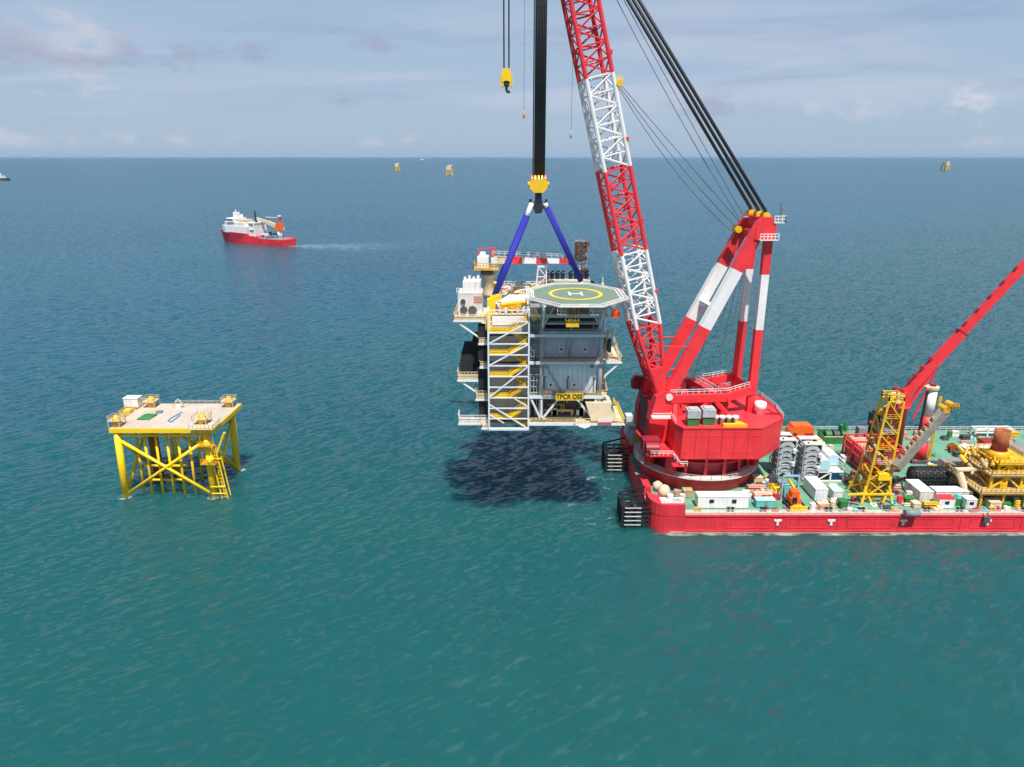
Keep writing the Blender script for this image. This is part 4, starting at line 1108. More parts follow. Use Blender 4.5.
cooler(16.0 - .1, 'dark roof cooler with four black fan stacks, right one of the pair behind the helideck')
def hvac():
    b = Vector((-9.4, 152.0, 46.95))
    root = thing('ventilation_unit', 'white ventilation unit with round dark vents on the upper left balcony', 'ventilation unit', b)
    s = M(); s.box(b.x - 2.2, b.x + 3.0, b.y - 1.5, b.y + 4, b.z, b.z + 5.2); s.box(b.x - 1.2, b.x + 2.6, b.y, b.y + 4, b.z + 5.2, b.z + 7.4); s.build('housing', WHITEDIRTY, root)
    for (dx, dz, r) in ((-1.0, 1.6, .8), (.9, 1.5, .95), (-1.1, 3.4, .55)):
        v = M(); v.tube((b.x + dx, b.y - 1.75, b.z + dz), (b.x + dx, b.y - 1.5, b.z + dz), r, n=16); v.build('vent', DARKGREY, root)
    v = M()
    for k in range(4): v.box(b.x - 1.0 + k * .95, b.x - .5 + k * .95, b.y + 1, b.y + 1.8, b.z + 7.4, b.z + 8.2 + .3 * (k % 2))
    v.build('cowl', WHITE, root)
    v = M(); v.rail([(b.x - 2.4, b.y - 1.7, b.z + 5.2), (b.x + 3.0, b.y - 1.7, b.z + 5.2)], 1.1, .6, .1); v.build('rail', WHITE, root)
    v = M(); v.box(b.x + 1.2, b.x + 3.02, b.y - 1.6, b.y - 1.5, b.z + 3.2, b.z + 4.6); v.build('panel', SALMON, root)
hvac()
#@@JACKET
# ------------------------------------------------------------------ yellow jacket waiting for the topside
JX0, JX1, JY0, JY1 = -95.4, -73.6, 158.6, 174.2
def make_jacket():
    root = thing('jacket_platform', 'bright yellow four legged jacket standing in the sea with a pale bare deck', 'jacket', (-84.5, 166, 0))
    zt = 17.2
    legs = [(JX0, JY0, -1.2, 0.6), (JX1, JY0, -.5, .6), (JX1, JY1, 1.4, -1.0), (JX0, JY1, -1.2, -1.0)]
    L = []
    for (x, y, dx, dy) in legs:
        b = Vector((x, y, -3)); t = Vector((x + (.7 if x < -80 else .2), y, zt + .4))
        if x > -80 and y > 170: t = Vector((x - 1.0 + 2.0, y - 1.5, zt + .4))
        s = M(); s.tube(b, t, .86, .82, n=16); s.build('leg', YELBRIGHT, root, True)
        L.append((b, t))
    def pt(i, z):
        b, t = L[i]; return b.lerp(t, (z - b.z) / (t.z - b.z))
    for i in range(4):
        j = (i + 1) % 4
        for a, c in ((i, j), (j, i)):
            s = M(); s.tube(pt(a, 15.2), pt(c, .4), .40, n=10); s.build('brace', YELBRIGHT, root, True)
    s = M()
    for i in range(4):
        j = (i + 1) % 4; s.tube(pt(i, 16.2), pt(j, 16.2), .34, n=10)
    s.tube((-90.5, 160.5, 7.4), (-80, 160.5, 7.4), .3, n=8); s.tube((-90.5, 160.5, 3.6), (-80, 160.5, 3.6), .3, n=8)
    s.build('horizontal_brace', YELBRIGHT, root)
    k = 0
    for x, y in ((-91.9, 161.5), (-89.0, 159.8), (-86.3, 159.8), (-83.6, 159.8), (-80.9, 159.8), (-78.2, 159.8), (-92.6, 170.5), (-86.0, 168.4), (-80.0, 168.0), (-88.4, 171.5)):
        s = M(); s.tube((x - .4, y, -3), (x, y, zt), .32, n=8); s.build('cable_riser', YELRUST if k == 6 else YELBRIGHT, root, True); k += 1
    s = M(); s.tube((-91.4, 168, -3), (-91.4, 168, zt - 1), 1.2, n=14); s.build('pump_caisson', RUST, root, True)
    d = M(); d.box(-96.0, -70.8, 157.6, 175.6, zt, zt + 1.1); d.build('deck_frame', YELBRIGHT, root)
    d = M(); d.box(-95.8, -71.0, 157.8, 175.4, zt + 1.1, zt + 1.22); d.build('deck', DECKPALE, root)
    d = M()
    for k in range(12): d.box(-94.9 + k * 2.05, -94.8 + k * 2.05, 158.0, 175.3, zt + 1.22, zt + 1.235)
    d.build('deck_seam', TAN, root)
    g = M(); z = zt + 1.22
    g.rail([(-88, 175.3, z), (-74, 175.3, z)], .9, 1.5, .07); g.rail([(-95.7, 163, z), (-95.7, 170, z)], 1.1, 1.5, .1)
    g.build('guard_rail', CREAM, root)
    # corner work baskets round the stabbing posts
    for (x, y, w) in ((-94.8, 159.4, 1.5), (-74.9, 160.8, 1.7), (-73.2, 173.4, 1.6), (-93.2, 173.2, 1.6)):
        c = M(); c.lathe([(1.1, z), (1.1, z + 1.6), (.5, z + 2.6)], (x, y), 16); pst = c.build('stabbing_post', YELRUST, root, True)
        b = M(); b.box(x - w, x + w, y - w, y + w, z + 1.5, z + 1.65); b.rail([(x - w, y - w, z + 1.65), (x + w, y - w, z + 1.65), (x + w, y + w, z + 1.65), (x - w, y + w, z + 1.65)], 1.0, .8, .07, True)
        for sx in (-1, 1):
            for sy in (-1, 1): b.bar((x + sx * w * .9, y + sy * w * .9, z), (x + sx * w * .9, y + sy * w * .9, z + 1.5), .15)
        b.build('basket_rail', CREAM, pst)
    # side balconies: left and right front corners
    b = M(); b.box(-98.6, -96.02, 167.0, 175.0, zt + .6, zt + .9); b.rail([(-96, 167, zt + .9), (-98.5, 167, zt + .9), (-98.5, 175, zt + .9)], 1.1, 1, .12); b.box(-98.0, -96.2, 168, 170, zt + .9, zt + 1.9); b.build('side_balcony', YEL, root)
    b = M(); b.box(-76.4, -70.6, 156.4, 161.0, zt + 1.24, zt + 1.4); b.rail([(-76.3, 156.5, zt + 1.4), (-70.7, 156.5, zt + 1.4), (-70.7, 161, zt + 1.4)], 1.1, .9, .1); b.build('front_balcony', CREAM, root)
    # ladder and boat landing by the near right leg
    b = M()
    for x in (-71.4, -70.0):
        for y in (157.6, 159.4): b.tube((x + .4, y, -2), (x - 1.2, y, 13.2), .17, n=8)
    for k in range(13):
        z0 = .4 + k * 1.0; b.bar((-71.2 - k * .11 + .3, 157.6, z0), (-69.9 - k * .11 + .3, 157.6, z0), .1)
    for z0 in (1.4, 3.2, 10.6): b.tube((-73.5, 157.4, z0), (-70.0, 157.4, z0), .18, n=8)
    b.tube((-68.9, 158.5, 17), (-72.0, 158.5, 10.2), .3, n=8)
    b.build('boat_landing', YELBRIGHT, root)
    b = M(); b.box(-74.6, -71.0, 156.0, 158.0, 9.6, 9.9); b.rail([(-74.5, 156.1, 9.9), (-71.1, 156.1, 9.9), (-71.1, 158, 9.9)], 1.1, .6, .1); b.box(-74.9, -71.2, 156.6, 157.9, 14.0, 14.2); b.rail([(-74.9, 156.6, 14.2), (-71.2, 156.6, 14.2)], 1.1, .6, .1)
    for x in (-74.5, -71.4): b.bar((x, 157.4, 9.9), (x, 157.4, 17), .14)
    b.build('ladder_cage', YELRUST, root)
    b = M(); b.lathe([(.2, 9.2), (.9, 9.9), (.9, 11.2), (.5, 11.5)], (-72.4, 156.8), 12); b.build('float', YELBRIGHT, root, True)
    return root
make_jacket()
JZ = 18.42
def jbox(name, px, py, w, d, h, mat, lab, cat, rot=0):
    p = at_z(px, py, JZ)
    root = thing(name, lab, cat, p)
    return root, p
p = at_z(134, 407, JZ)
root = thing('site_cabin', 'small white flat roofed cabin at the far left corner of the jacket deck', 'cabin', p)
s = M(); s.box(p.x - 1.8, p.x + 1.8, p.y - 1.2, p.y + 1.2, JZ + .4, JZ + 2.6); s.build('wall', WHITE, root)
s = M(); s.box(p.x - 1.9, p.x + 1.9, p.y - 1.3, p.y + 1.3, JZ + 2.6, JZ + 2.8); s.build('roof', WHITE, root)
s = M(); s.box(p.x - .5, p.x + .5, p.y - 1.24, p.y - 1.203, JZ + .5, JZ + 2.4); s.build('door', LIGHTGREY, root)
s = M(); s.box(p.x - 1.7, p.x + 1.7, p.y - 1.1, p.y + 1.1, JZ, JZ + .4); s.build('skid', YELRUST, root)
p = at_z(179, 407.5, JZ)
root = thing('spreader_frame', 'small cream lifting frame at the far edge of the jacket deck', 'frame', p)
s = M()
for sx in (-1.6, 1.6): s.bar((p.x + sx, p.y, JZ), (p.x, p.y, JZ + 2.4), .2)
s.bar((p.x - 1.4, p.y, JZ + .9), (p.x + 1.4, p.y, JZ + .9), .22); s.bar((p.x - 1.6, p.y - .8, JZ + .1), (p.x + 1.6, p.y + .8, JZ + .1), .3); s.build('frame_bars', CREAM, root)
s = M(); s.lathe([(.6, JZ), (.6, JZ + .8), (.3, JZ + 1.0)], (p.x + .2, p.y - .5), 12); s.build('reel', WHITEDIRTY, root)
p = at_z(146, 417.5, JZ)
s = M(); g = 7
vs = [(p.x - 1.6 + 3.2 * i / g + .5 * j / g, p.y - 1.8 + 3.8 * j / g, JZ + .08 + rnd.uniform(0, .35)) for j in range(g + 1) for i in range(g + 1)]
s.add(vs, [(j * (g + 1) + i, j * (g + 1) + i + 1, (j + 1) * (g + 1) + i + 1, (j + 1) * (g + 1) + i) for j in range(g) for i in range(g)])
single(s, 'tarpaulin', GREENMACH, 'crumpled dark green tarpaulin lying on the pale jacket deck', 'tarpaulin', (p.x, p.y, JZ))
p = at_z(159.5, 413, JZ)
s = M(); s.box(p.x - .7, p.x + .7, p.y - .6, p.y + .6, JZ, JZ + .5); s.box(p.x - .5, p.x + .5, p.y - .4, p.y + .4, JZ + .5, JZ + .62)
single(s, 'tool_box', MIDGREY, 'small dark tool box standing alone beside the green tarpaulin', 'tool box', (p.x, p.y, JZ))
pts = [at_z(a, b, JZ + .1) for a, b in ((182, 412), (177, 415), (171, 418), (168, 421), (171, 422), (175, 419), (180, 415))]
s = M(); s.path(pts, .14, 6)
single(s, 'rope', BLUEPAINT, 'loose blue rope snaking across the pale jacket deck', 'rope', (pts[2].x, pts[2].y, JZ))
#@@SHIP
# ------------------------------------------------------------------ supply ship
def make_ship():
    bow, stern = Vector((-286, 712)), Vector((-208, 675))
    c = (bow + stern) / 2; d = (bow - stern); Ls = d.length
    root = thing('supply_ship', 'red hulled offshore supply ship with white superstructure and orange deck crane, under way', 'ship', (0, 0, 0))
    # local: +x bow; z up
    h = Ls / 2
    B = 9.0
    def hull(z0, z1f, name, mat):
        secs = []
        st = [(-h, .92, 6.0), (-h * .8, 1.0, 6.0), (-h * .30, 1.0, 6.2), (-h * .27, 1.0, 7.6), (-h * .04, 1.0, 8.0), (h * .06, 1.0, 10.2), (h * .55, .9, 10.8), (h * .8, .6, 11.6), (h * .95, .22, 12.2), (h * 1.02, .03, 12.4)]
        m = M(); vs = []
        for x, w, zt in st:
            fl = .93 if x < h * .5 else .70
            kx = 0 if x < h * .5 else (x / h - .5) * -7
            vs += [(x + kx, -w * B * fl, -2), (x, -w * B, zt), (x, w * B, zt), (x + kx, w * B * fl, -2)]
        n = len(st)
        fs = []
        for i in range(n - 1):
            for k in range(4):
                k2 = (k + 1) % 4
                fs.append((i * 4 + k, i * 4 + k2, (i + 1) * 4 + k2, (i + 1) * 4 + k))
        fs += [(3, 2, 1, 0), (n * 4 - 4, n * 4 - 3, n * 4 - 2, n * 4 - 1)]
        m.add(vs, fs); return m.build(name, mat, root)
    hull(0, 0, 'hull', REDHULL)
    s = M(); s.box(-h * .96, -h * .14, -B * .9, B * .9, 6.05, 6.2); s.build('work_deck', MIDGREY, root)
    s = M(); s.prism([(h * .02, -8.6), (h * .70, -7.6), (h * .86, -4), (h * .86, 4), (h * .70, 7.6), (h * .02, 8.6)], 10.3, 16.5); s.build('forecastle_house', WHITE, root)
    s = M(); s.prism([(h * .12, -8), (h * .66, -7.4), (h * .78, -4), (h * .78, 4), (h * .66, 7.4), (h * .12, 8)], 16.5, 20.0); s.build('accommodation', WHITE, root)
    s = M(); s.prism([(h * .40, -8.4), (h * .60, -8.4), (h * .70, -4.5), (h * .70, 4.5), (h * .60, 8.4), (h * .40, 8.4)], 20.0, 23.6); wh = s.build('wheelhouse', WHITE, root)
    s = M(); s.prism([(h * .42, -8.46), (h * .595, -8.46), (h * .705, -4.5), (h * .705, 4.5), (h * .595, 8.46), (h * .42, 8.46)], 21.5, 22.8); s.build('window', GLASS, wh)
    s = M()
    for k in range(9): s.box(h * .22 + k * 2.3, h * .22 + k * 2.3 + 1.2, -8.66, -8.3, 13.0, 14.1)
    for k in range(6): s.box(h * .30 + k * 2.4, h * .30 + k * 2.4 + 1.3, -8.06, -7.3, 16.6, 17.7)
    s.build('porthole_row', GLASS, root)
    s = M(); s.box(h * .44, h * .54, -2.2, 2.2, 23.6, 29); s.bar((h * .5, 0, 27), (h * .5, 0, 31.5), .6); s.bar((h * .5, -3, 28.4), (h * .5, 3, 28.4), .5); s.lathe([(1.4, 23.7), (1.6, 25.2), (.9, 26.4), (.1, 26.9)], (h * .44, -4.4), 12); s.build('radar_mast', WHITE, root)
    s = M(); s.box(h * .02, h * .16, -8.2, 8.2, 8.2, 14.0); s.box(h * .14, h * .36, -6, 6, 20.0, 22.5); s.build('deck_house', CREAM, root)
    for k in (-1, 1):
        s = M(); s.box(h * .18, h * .26, k * 6 - 1.4, k * 6 + 1.4, 15.5, 20.5); s.build('funnel', CREAM, root)
    s = M(); s.tube((h * .2, -8.8, 12.2), (h * .34, -8.8, 12.2), 1.3, n=12); s.build('lifeboat', ORANGE, root)
    s = M()
    for y in (-7.5, 7.5):
        s.bar((-h * .02, y, 6.2), (-h * .02, y, 20), .9); s.bar((-h * .18, y, 6.2), (-h * .16, y, 20), .9); s.bar((-h * .02, y, 14), (-h * .17, y, 14), .7); s.bar((-h * .02, y, 20), (-h * .17, y, 20), .9)
    for x in (-h * .02, -h * .17): s.bar((x, -7.5, 20), (x, 7.5, 20), .9)
    s.build('moonpool_tower', WHITE, root)
    s = M(); s.box(-h * .17, -h * .0, -7, 7, 8, 19.6); s.build('winch_house', WHITEDIRTY, root)
    s = M()
    for zz in (10, 13, 16): s.box(-h * .16, -h * .06, -7.12, -7.01, zz, zz + 1.6)
    s.build('winch_opening', GLASS, root)
    s = M(); s.tube((-h * .08, 0, 20), (-h * .06, 0, 31), .9, .6, n=8); s.build('exhaust_mast', BLACK, root)
    s = M(); s.lathe([(2.4, 6.2), (2.2, 13.4)], (-h * .64, -4.0), 16); s.build('crane_pedestal', WHITE, root, True)
    s = M(); s.prism_y([(-h * .71, 13.4), (-h * .58, 13.4), (-h * .57, 17), (-h * .61, 20.5), (-h * .69, 20.5)], -6.6, -1.4); s.build('crane_house', ORANGE, root)
    s = M()
    for yy in (-5.6, -2.4): s.bar((-h * .69, yy, 20.5), (-h * .665, yy, 25.6), .6); s.bar((-h * .62, yy, 20.5), (-h * .655, yy, 25.6), .5)
    for zz in (22, 24): s.bar((-h * .67, -5.6, zz), (-h * .67, -2.4, zz), .4)
    s.build('crane_frame', MASTORANGE, root)
    s = M(); s.box(-h * .72, -h * .60, -7.2, -6.65, 13.6, 15.6); s.box(-h * .57, -h * .52, -5.6, -3, 14.5, 17.5); s.build('crane_cab', WHITE, root)
    s = M(); s.bar((-h * .98, -7.5, 6.2), (-h * .98, -7.5, 9), .4); s.bar((-h * .98, 7.5, 6.2), (-h * .98, 7.5, 9), .4); s.bar((-h * .9, -8, 6.2), (-h * .3, -8.4, 7.6), .35); s.build('stern_frame', RED, root)
    s = M(); s.box(h * .0, h * .05, -8.9, -7.5, 8, 13); s.box(-h * .24, -h * .19, -8.2, -6.5, 7.6, 12); s.box(-h * .3, -h * .25, -6, 4, 7.6, 10); s.build('side_locker', WHITE, root)
    s = M(); s.box(h * .04, h * .12, -8.72, -8.62, 10.6, 12.4); s.box(h * .30, h * .40, -8.4, -8.2, 10.6, 12.0); s.build('side_opening', DARKGREY, root)
    s = M(); s.bar((-h * .62, -4, 16), (-h * .34, -3, 20.5), 2.4, 3.4); s.bar((-h * .34, -3, 20.5), (-h * .06, -1, 23.5), 2.0, 2.8); s.build('crane_boom', CREAM, root)
    s = M(); s.bar((-h * .66, -4, 25), (-h * .3, -3, 25.3), .5); s.lathe([(.4, 25), (1.8, 26.2), (1.8, 27.2)], (-h * .67, -4), 10); s.build('crane_mast', WHITE, root)
    rr = random.Random(5)
    for k in range(12):
        x = rr.uniform(-h * .55, -h * .2); y = rr.uniform(-7, 7); w = rr.uniform(1.5, 3)
        s = M(); s.box(x - w, x + w, y - 1.2, y + 1.2, 6.2, 6.2 + rr.uniform(1.5, 3)); s.build('deck_cargo', rr.choice([WHITEDIRTY, MIDGREY, DARKGREY, CREAM, BLUEPAINT]), root)
    s = M(); s.rail([(-h * .97, -8.3, 6.2), (-h * .2, -8.8, 6.2)], 1.2, 3, .2); s.build('bulwark_rail', RED, root)
    s = M(); s.box(-h * .45, -h * .38, -8.4, -6.2, 6.2, 10.0); s.box(-h * .3, -h * .26, -8.6, -6.0, 6.2, 11); s.build('rescue_boat', GLASS, root)
    root.location = (c.x, c.y, 0); root.rotation_euler = (0, 0, math.atan2(d.y, d.x))
    return root
make_ship()

def far_jacket():
    p = at_z(450, 175.3, 0)
    root = thing('distant_jacket', 'tiny distant jacket platform, right one of the two left of the main hoist ropes', 'jacket', (0, 0, 0), 'distant jacket platforms')
    w = 13.0
    s = M(); 
    for sx in (-1, 1):
        for sy in (-1, 1): s.bar((sx * w, sy * w, -2), (sx * w, sy * w, 22), 4)
    s.bar((-w, -w, 20), (w, -w, 2), 2.4); s.bar((-w, -w, 2), (w, -w, 20), 2.4); s.build('leg', YEL, root)
    s = M(); s.box(-w - 3, w + 3, -w - 3, w + 3, 22, 26); s.build('deck', YEL, root)
    s = M(); s.box(-w - 1, w - 6, -w - 2, w, 26, 40); s.box(-w + 6, w, -w, w, 40, 44); s.build('deck_module', CREAM, root)
    root.location = (p.x, p.y, 0)
    return root
fj = far_jacket()
for px, py, sc, lab in ((397, 171.2, 1.0, 'tiny distant jacket platform, left one of the two left of the main hoist ropes'), (945, 170.2, 1.15, 'tiny pale jacket platform alone near the horizon on the far right')):
    c_ = copy_tree(fj); p = at_z(px, py, 0); c_.location = (p.x, p.y, 0); c_.scale = (sc,) * 3; c_['label'] = lab; c_.rotation_euler = (0, 0, R(20))

def far_boat(px, py, L, lab, hullmat):
    p = at_z(px, py, 0)
    root = thing('distant_ship', lab, 'ship', (0, 0, 0))
    s = M(); s.prism([(-L / 2, -L * .1), (L * .3, -L * .1), (L / 2, 0), (L * .3, L * .1), (-L / 2, L * .1)], -1, L * .11); s.build('hull', hullmat, root)
    s = M(); s.box(-L * .25, L * .30, -L * .085, L * .085, L * .11, L * .22); s.box(L * .02, L * .2, -L * .08, L * .08, L * .24, L * .33); s.build('superstructure', WHITE, root)
    s = M(); s.bar((L * .1, 0, L * .33), (L * .1, 0, L * .45), L * .02); s.build('mast', WHITE, root)
    root.location = (p.x, p.y, 0)
    return root
b_ = far_boat(1.0, 180.4, 74, 'small white and dark boat at the far left edge of the sea', DARKGREY); b_.rotation_euler = (0, 0, R(160))
b_ = far_boat(422, 159.9, 95, 'tiny white ship on the horizon between the two distant jackets', WHITE)
#@@CARGO
# ------------------------------------------------------------------ deck cargo
def container(x0, x1, y0, y1, h, label, mat=WHITE, roof=None, z=DZ, door='y', windows=0, name='cargo_container', cat='container', group=None):
    cx, cy = (x0 + x1) / 2, (y0 + y1) / 2
    root = thing(name, label, cat, (cx, cy, z), group)
    m = M(); m.box(x0, x1, y0, y1, z + .12, z + h - .1)
    # corrugation ribs
    n = max(2, int((x1 - x0) / .9))
    for i in range(n + 1):
        x = x0 + (x1 - x0 - .12) * i / n
        m.box(x, x + .12, y0 - .06, y0 - .002, z + .2, z + h - .2)
    n = max(2, int((y1 - y0) / .9))
    for i in range(n + 1):
        y = y0 + (y1 - y0 - .12) * i / n
        m.box(x0 - .06, x0 - .002, y, y + .12, z + .2, z + h - .2)
    m.build('body', mat, root)
    m = M(); m.box(x0 - .08, x1 + .08, y0 - .08, y1 + .08, z + h - .1, z + h); 
    nn = max(2, int((y1 - y0) / 1.2))
    m.build('roof', roof or mat, root)
    m = M(); m.box(x0, x1, y0, y1, z, z + .12); m.build('skid', DARKGREY, root)
    xm = x0 + (x1 - x0) * .3
    m = M(); m.box(xm - .45, xm + .45, y0 - .09, y0 - .061, z + .2, z + min(2.2, h - .4)); m.build('door', LIGHTGREY if mat is WHITE else mat, root)
    for k in range(windows):
        xw = x0 + (x1 - x0) * (k + .6) / (windows + .25)
        m = M(); m.box(xw - .5, xw + .5, y0 - .1, y0 - .062, z + h * .45, z + h * .75); m.build('window', GLASS, root)
    return root

x, y = D(697.5, 508.5); x2, _ = D(748, 508.5)
container(x, x2, y, y + 2.6, 3.0, 'long low white container with two dark windows in front of the crane pedestal', WHITE, windows=2)
container(69.6, 72.4, 147.4, 154.2, 3.0, 'tall white container standing lengthwise beside the blue gantry frame', WHITE)
container(73.9, 76.0, 147.6, 151.0, 2.3, 'short pale green and white container right of the tall white container', WHITEDIRTY, CYAN)
container(93.2, 96.2, 146.6, 153.2, 2.7, 'white container standing lengthwise left of the black fender', WHITEDIRTY)
container(96.9, 105.2, 146.8, 149.6, 2.7, 'long white container right below the black fender', WHITEDIRTY)
container(95.9, 99.4, 143.6, 145.8, 2.5, 'small white hut with a red roof at the barge edge', WHITE, RED, windows=1, name='deck_hut', cat='hut')
container(101.9, 104.2, 143.4, 145.4, 2.4, 'small white hut with overhanging white roof by the yellow frame legs', WHITE, WHITE, windows=1, name='deck_hut', cat='hut')
container(105.2, 115.5, 156.2, 161.0, 4.8, 'white cabin with a dark grey roof behind the yellow pile frame', WHITEDIRTY, MIDGREY, windows=3, name='site_cabin', cat='cabin')
container(126.8, 132.4, 176.0, 179.4, 2.6, 'red container at the far deck edge left of the rusty pile', RED, REDDARK)
container(118.6, 133.5, 171.4, 174.2, 2.8, 'very long white container behind the blue crate', WHITE)
x, y = D(1008, 462)
container(127.5, 141.0, 163.0, 170.0, 5.2, 'large white shed with grey roof cut by the right edge of the photo', WHITE, MIDGREY, windows=3, name='deck_shed', cat='shed')
container(117.6, 120.0, 168.0, 170.0, 2.6, 'small bright blue crate before the very long white container', BLUEPAINT, BLUEPAINT, name='deck_crate', cat='crate')
x, y = D(775, 497); container(x, x + 2.3, y, y + 1.6, 1.9, 'small bright yellow crate beside the tracked crane', YELBRIGHT, YELBRIGHT, name='deck_crate', cat='crate')
for px, lab in ((756, 'left pale teal tank box at the barge edge'), (765.5, 'right pale teal tank box at the barge edge')):
    x, y = D(px, 508); container(x, x + 2.0, y, y + 1.8, 1.9, lab, TEAL, CYAN, name='tank_box', cat='tank', group='teal tank boxes')

# orange survival cabin at the far edge
def orange_cabin():
    x0, x1, y0, y1 = 76.2, 83.2, 181.6, 185.2
    root = thing('survival_cabin', 'orange chamfered survival cabin at the far deck edge behind the grey racks', 'cabin', (80, 183.5, DZ))
    m = M(); n = [(x0, DZ + .8), (x1, DZ + .8), (x1 - .2, DZ + 3.6), (x1 - 1.0, DZ + 5.0), (x0 + 1.0, DZ + 5.0), (x0 + .2, DZ + 3.6)]
    m.prism_y(n, y0, y1); m.build('shell', ORANGE, root)
    m = M(); m.box(x0 + .9, x1 - .9, y0 + .1, y1 - .1, DZ + 5.0, DZ + 5.15); m.build('roof_rim', ORANGE, root)
    for xx in (x0 + 1.6, x0 + 4.8): 
        m = M(); m.box(xx - .5, xx + .5 + (1.2 if xx > x0 + 3 else 0), y0 - .05, y0, DZ + 2.4, DZ + 3.1); m.build('window', REDDARK if xx > x0 + 3 else GLASS, root)
    m = M(); m.box(x0 - 2.4, x1 + 2.6, y0 - 1.4, y1 + .6, DZ, DZ + .8); m.build('cradle', WHITEDIRTY, root)
orange_cabin()

# grey racks of stacked saddles
def rack():
    root = thing('saddle_rack', 'tall pale rack of grey curved saddles, left of the pair beside the crane house', 'rack', (0, 0, 0), 'racks of grey saddles')
    w, d, h = 2.0, 2.6, 10.0
    m = M()
    for sx in (-w, w):
        for sy in (-d, d): m.bar((sx, sy, 0), (sx, sy, h), .16)
    for k in range(7):
        z = .4 + k * (h - .5) / 6
        for sy in (-d, d): m.bar((-w, sy, z), (w, sy, z), .10)
        for sx in (-w, w): m.bar((sx, -d, z), (sx, d, z), .16)
    m.bar((-w, -d, .2), (-w - 1.4, -d - 1.4, 2.6), .16); m.bar((-w, -d, 2.6), (w, -d, .4), .14)
    m.build('frame', GREY, root)
    for k in range(6):
        z = 1.0 + k * (h - 1.2) / 6
        s = M(); n = 10; vs = []
        for yy in (-d + .05, d - .05):
            for i in range(n + 1):
                t = math.pi * i / n
                vs.append((-(w - .25) * math.cos(t), yy, z + 1.35 * math.sin(t)))
            for i in range(n + 1):
                t = math.pi * (n - i) / n
                vs.append((-(w - .75) * math.cos(t), yy, z - .45 + .85 * math.sin(t)))
        kk = 2 * (n + 1)
        fs = [(i, (i + 1) % kk, kk + (i + 1) % kk, kk + i) for i in range(kk)] 
        # end caps as quads between outer and inner arcs
        for base_, rev in ((0, False), (kk, True)):
            for i in range(n):
                q = (base_ + i, base_ + i + 1, base_ + kk - 2 - i, base_ + kk - 1 - i)
                fs.append(q[::-1] if not rev else q)
        s.add(vs, fs); s.build('saddle', GREY, root, False)
    s = M(); s.box(-w - .1, w + .1, -d - .1, -d + 1.6, h, h + .2); s.box(-w - .1, w + .1, d - 1.8, d + .1, h, h + .2); s.build('top_plate', WHITEDIRTY, root)
    s = M(); s.tube((-1.1, -d + .5, h + .2), (-1.1, -d + .5, h + .45), .25, n=8); s.build('lifting_eye', BLACK, root)
    s = M(); s.box(w - .05, w + .02, -d + .2, d - .2, .5, h - .3); s.build('side_sheet', DARKGREY, root)
    s = M()
    for z in (3.2, 6.6): s.lathe([(.1, z), (.5, z + .3), (.5, z + 1.2), (.1, z + 1.5)], (w - .3, -d - .2), 10)
    s.build('buoy', WHITEDIRTY, root)
    return root
rk = rack(); rk.location = (66.9, 162.0, DZ)
r2 = copy_tree(rk); r2.location = (72.0, 159.4, DZ); r2['label'] = 'tall pale rack of grey curved saddles, right of the pair beside the blue tanks'

# tank frames
def tank(x, y, z, L, lab, x_tilt=0):
    root = thing('tank_container', lab, 'tank', (x, y, z), 'pale blue tanks')
    s = M(); prof = [(-1.25, 0), (1.25, 0), (1.35, 1.2), (1.1, 2.4), (.5, 2.9), (-.5, 2.9), (-1.1, 2.4), (-1.35, 1.2)]
    s.prism_y([(x + a, z + b) for a, b in prof], y + .2, y + L); s.build('tank_shell', WHITE, root)
    s = M(); s.prism_y([(x + a * .97, z + .05 + b * .95) for a, b in prof], y - .25, y + .198); s.build('tank_end', CYAN, root)
    s = M()
    for k in (.15, .5, .85): s.box(x - 1.42, x + 1.42, y + L * k, y + L * k + .2, z - .2, z + .2)
    s.build('saddle', GREY, root)
    s = M(); s.lathe([(.4, z + 2.9), (.4, z + 3.2)], (x, y + L * .5), 10); s.build('hatch', GREY, root)
def tank_stand():
    x0, x1, y0, y1, z = 74.2, 80.6, 157.6, 166.0, DZ
    root = thing('tank_stand', 'white steel stand on the green deck under the pale blue tanks', 'stand', (78, 162, z))
    s = M()
    for x in (x0, 77.4, x1):
        for y in (y0, y1): s.bar((x, y, z), (x, y, z + 2.7), .35)
        s.bar((x, y0, z + 2.6), (x, y1, z + 2.6), .35)
    for y in (y0, y1): s.bar((x0, y, z + 2.6), (x1, y, z + 2.6), .35); s.bar((x0, y, z + .2), (x1, y, z + .2), .3)
    s.bar((x0, y0, z + .2), (77.4, y0, z + 2.5), .25); s.build('stand_frame', WHITE, root)
    s = M(); s.box(x0 + .2, x1 - .2, y0 + .2, y1 - .2, z + 2.6, z + 2.75); s.build('floor', WHITEDIRTY, root)
    s = M(); s.box(x0 + 3.8, x1 - .5, y0 + 1.0, y0 + 3, z, z + 1.8); s.build('pump_skid', BLUEPAINT, root)
    s = M(); s.rail([(x1, y0, z + 2.75), (x1, y1, z + 2.75)], 2.2, 2, .2); s.build('stand_rail', WHITE, root)
tank_stand()
tank(75.7, 157.6, DZ + 3.0, 7.0, 'pale blue fronted white tank lying on the white stand, left and nearer one')
tank(79.0, 160.6, DZ + 3.0, 9.0, 'pale blue fronted white tank lying on the white stand, right and farther one')

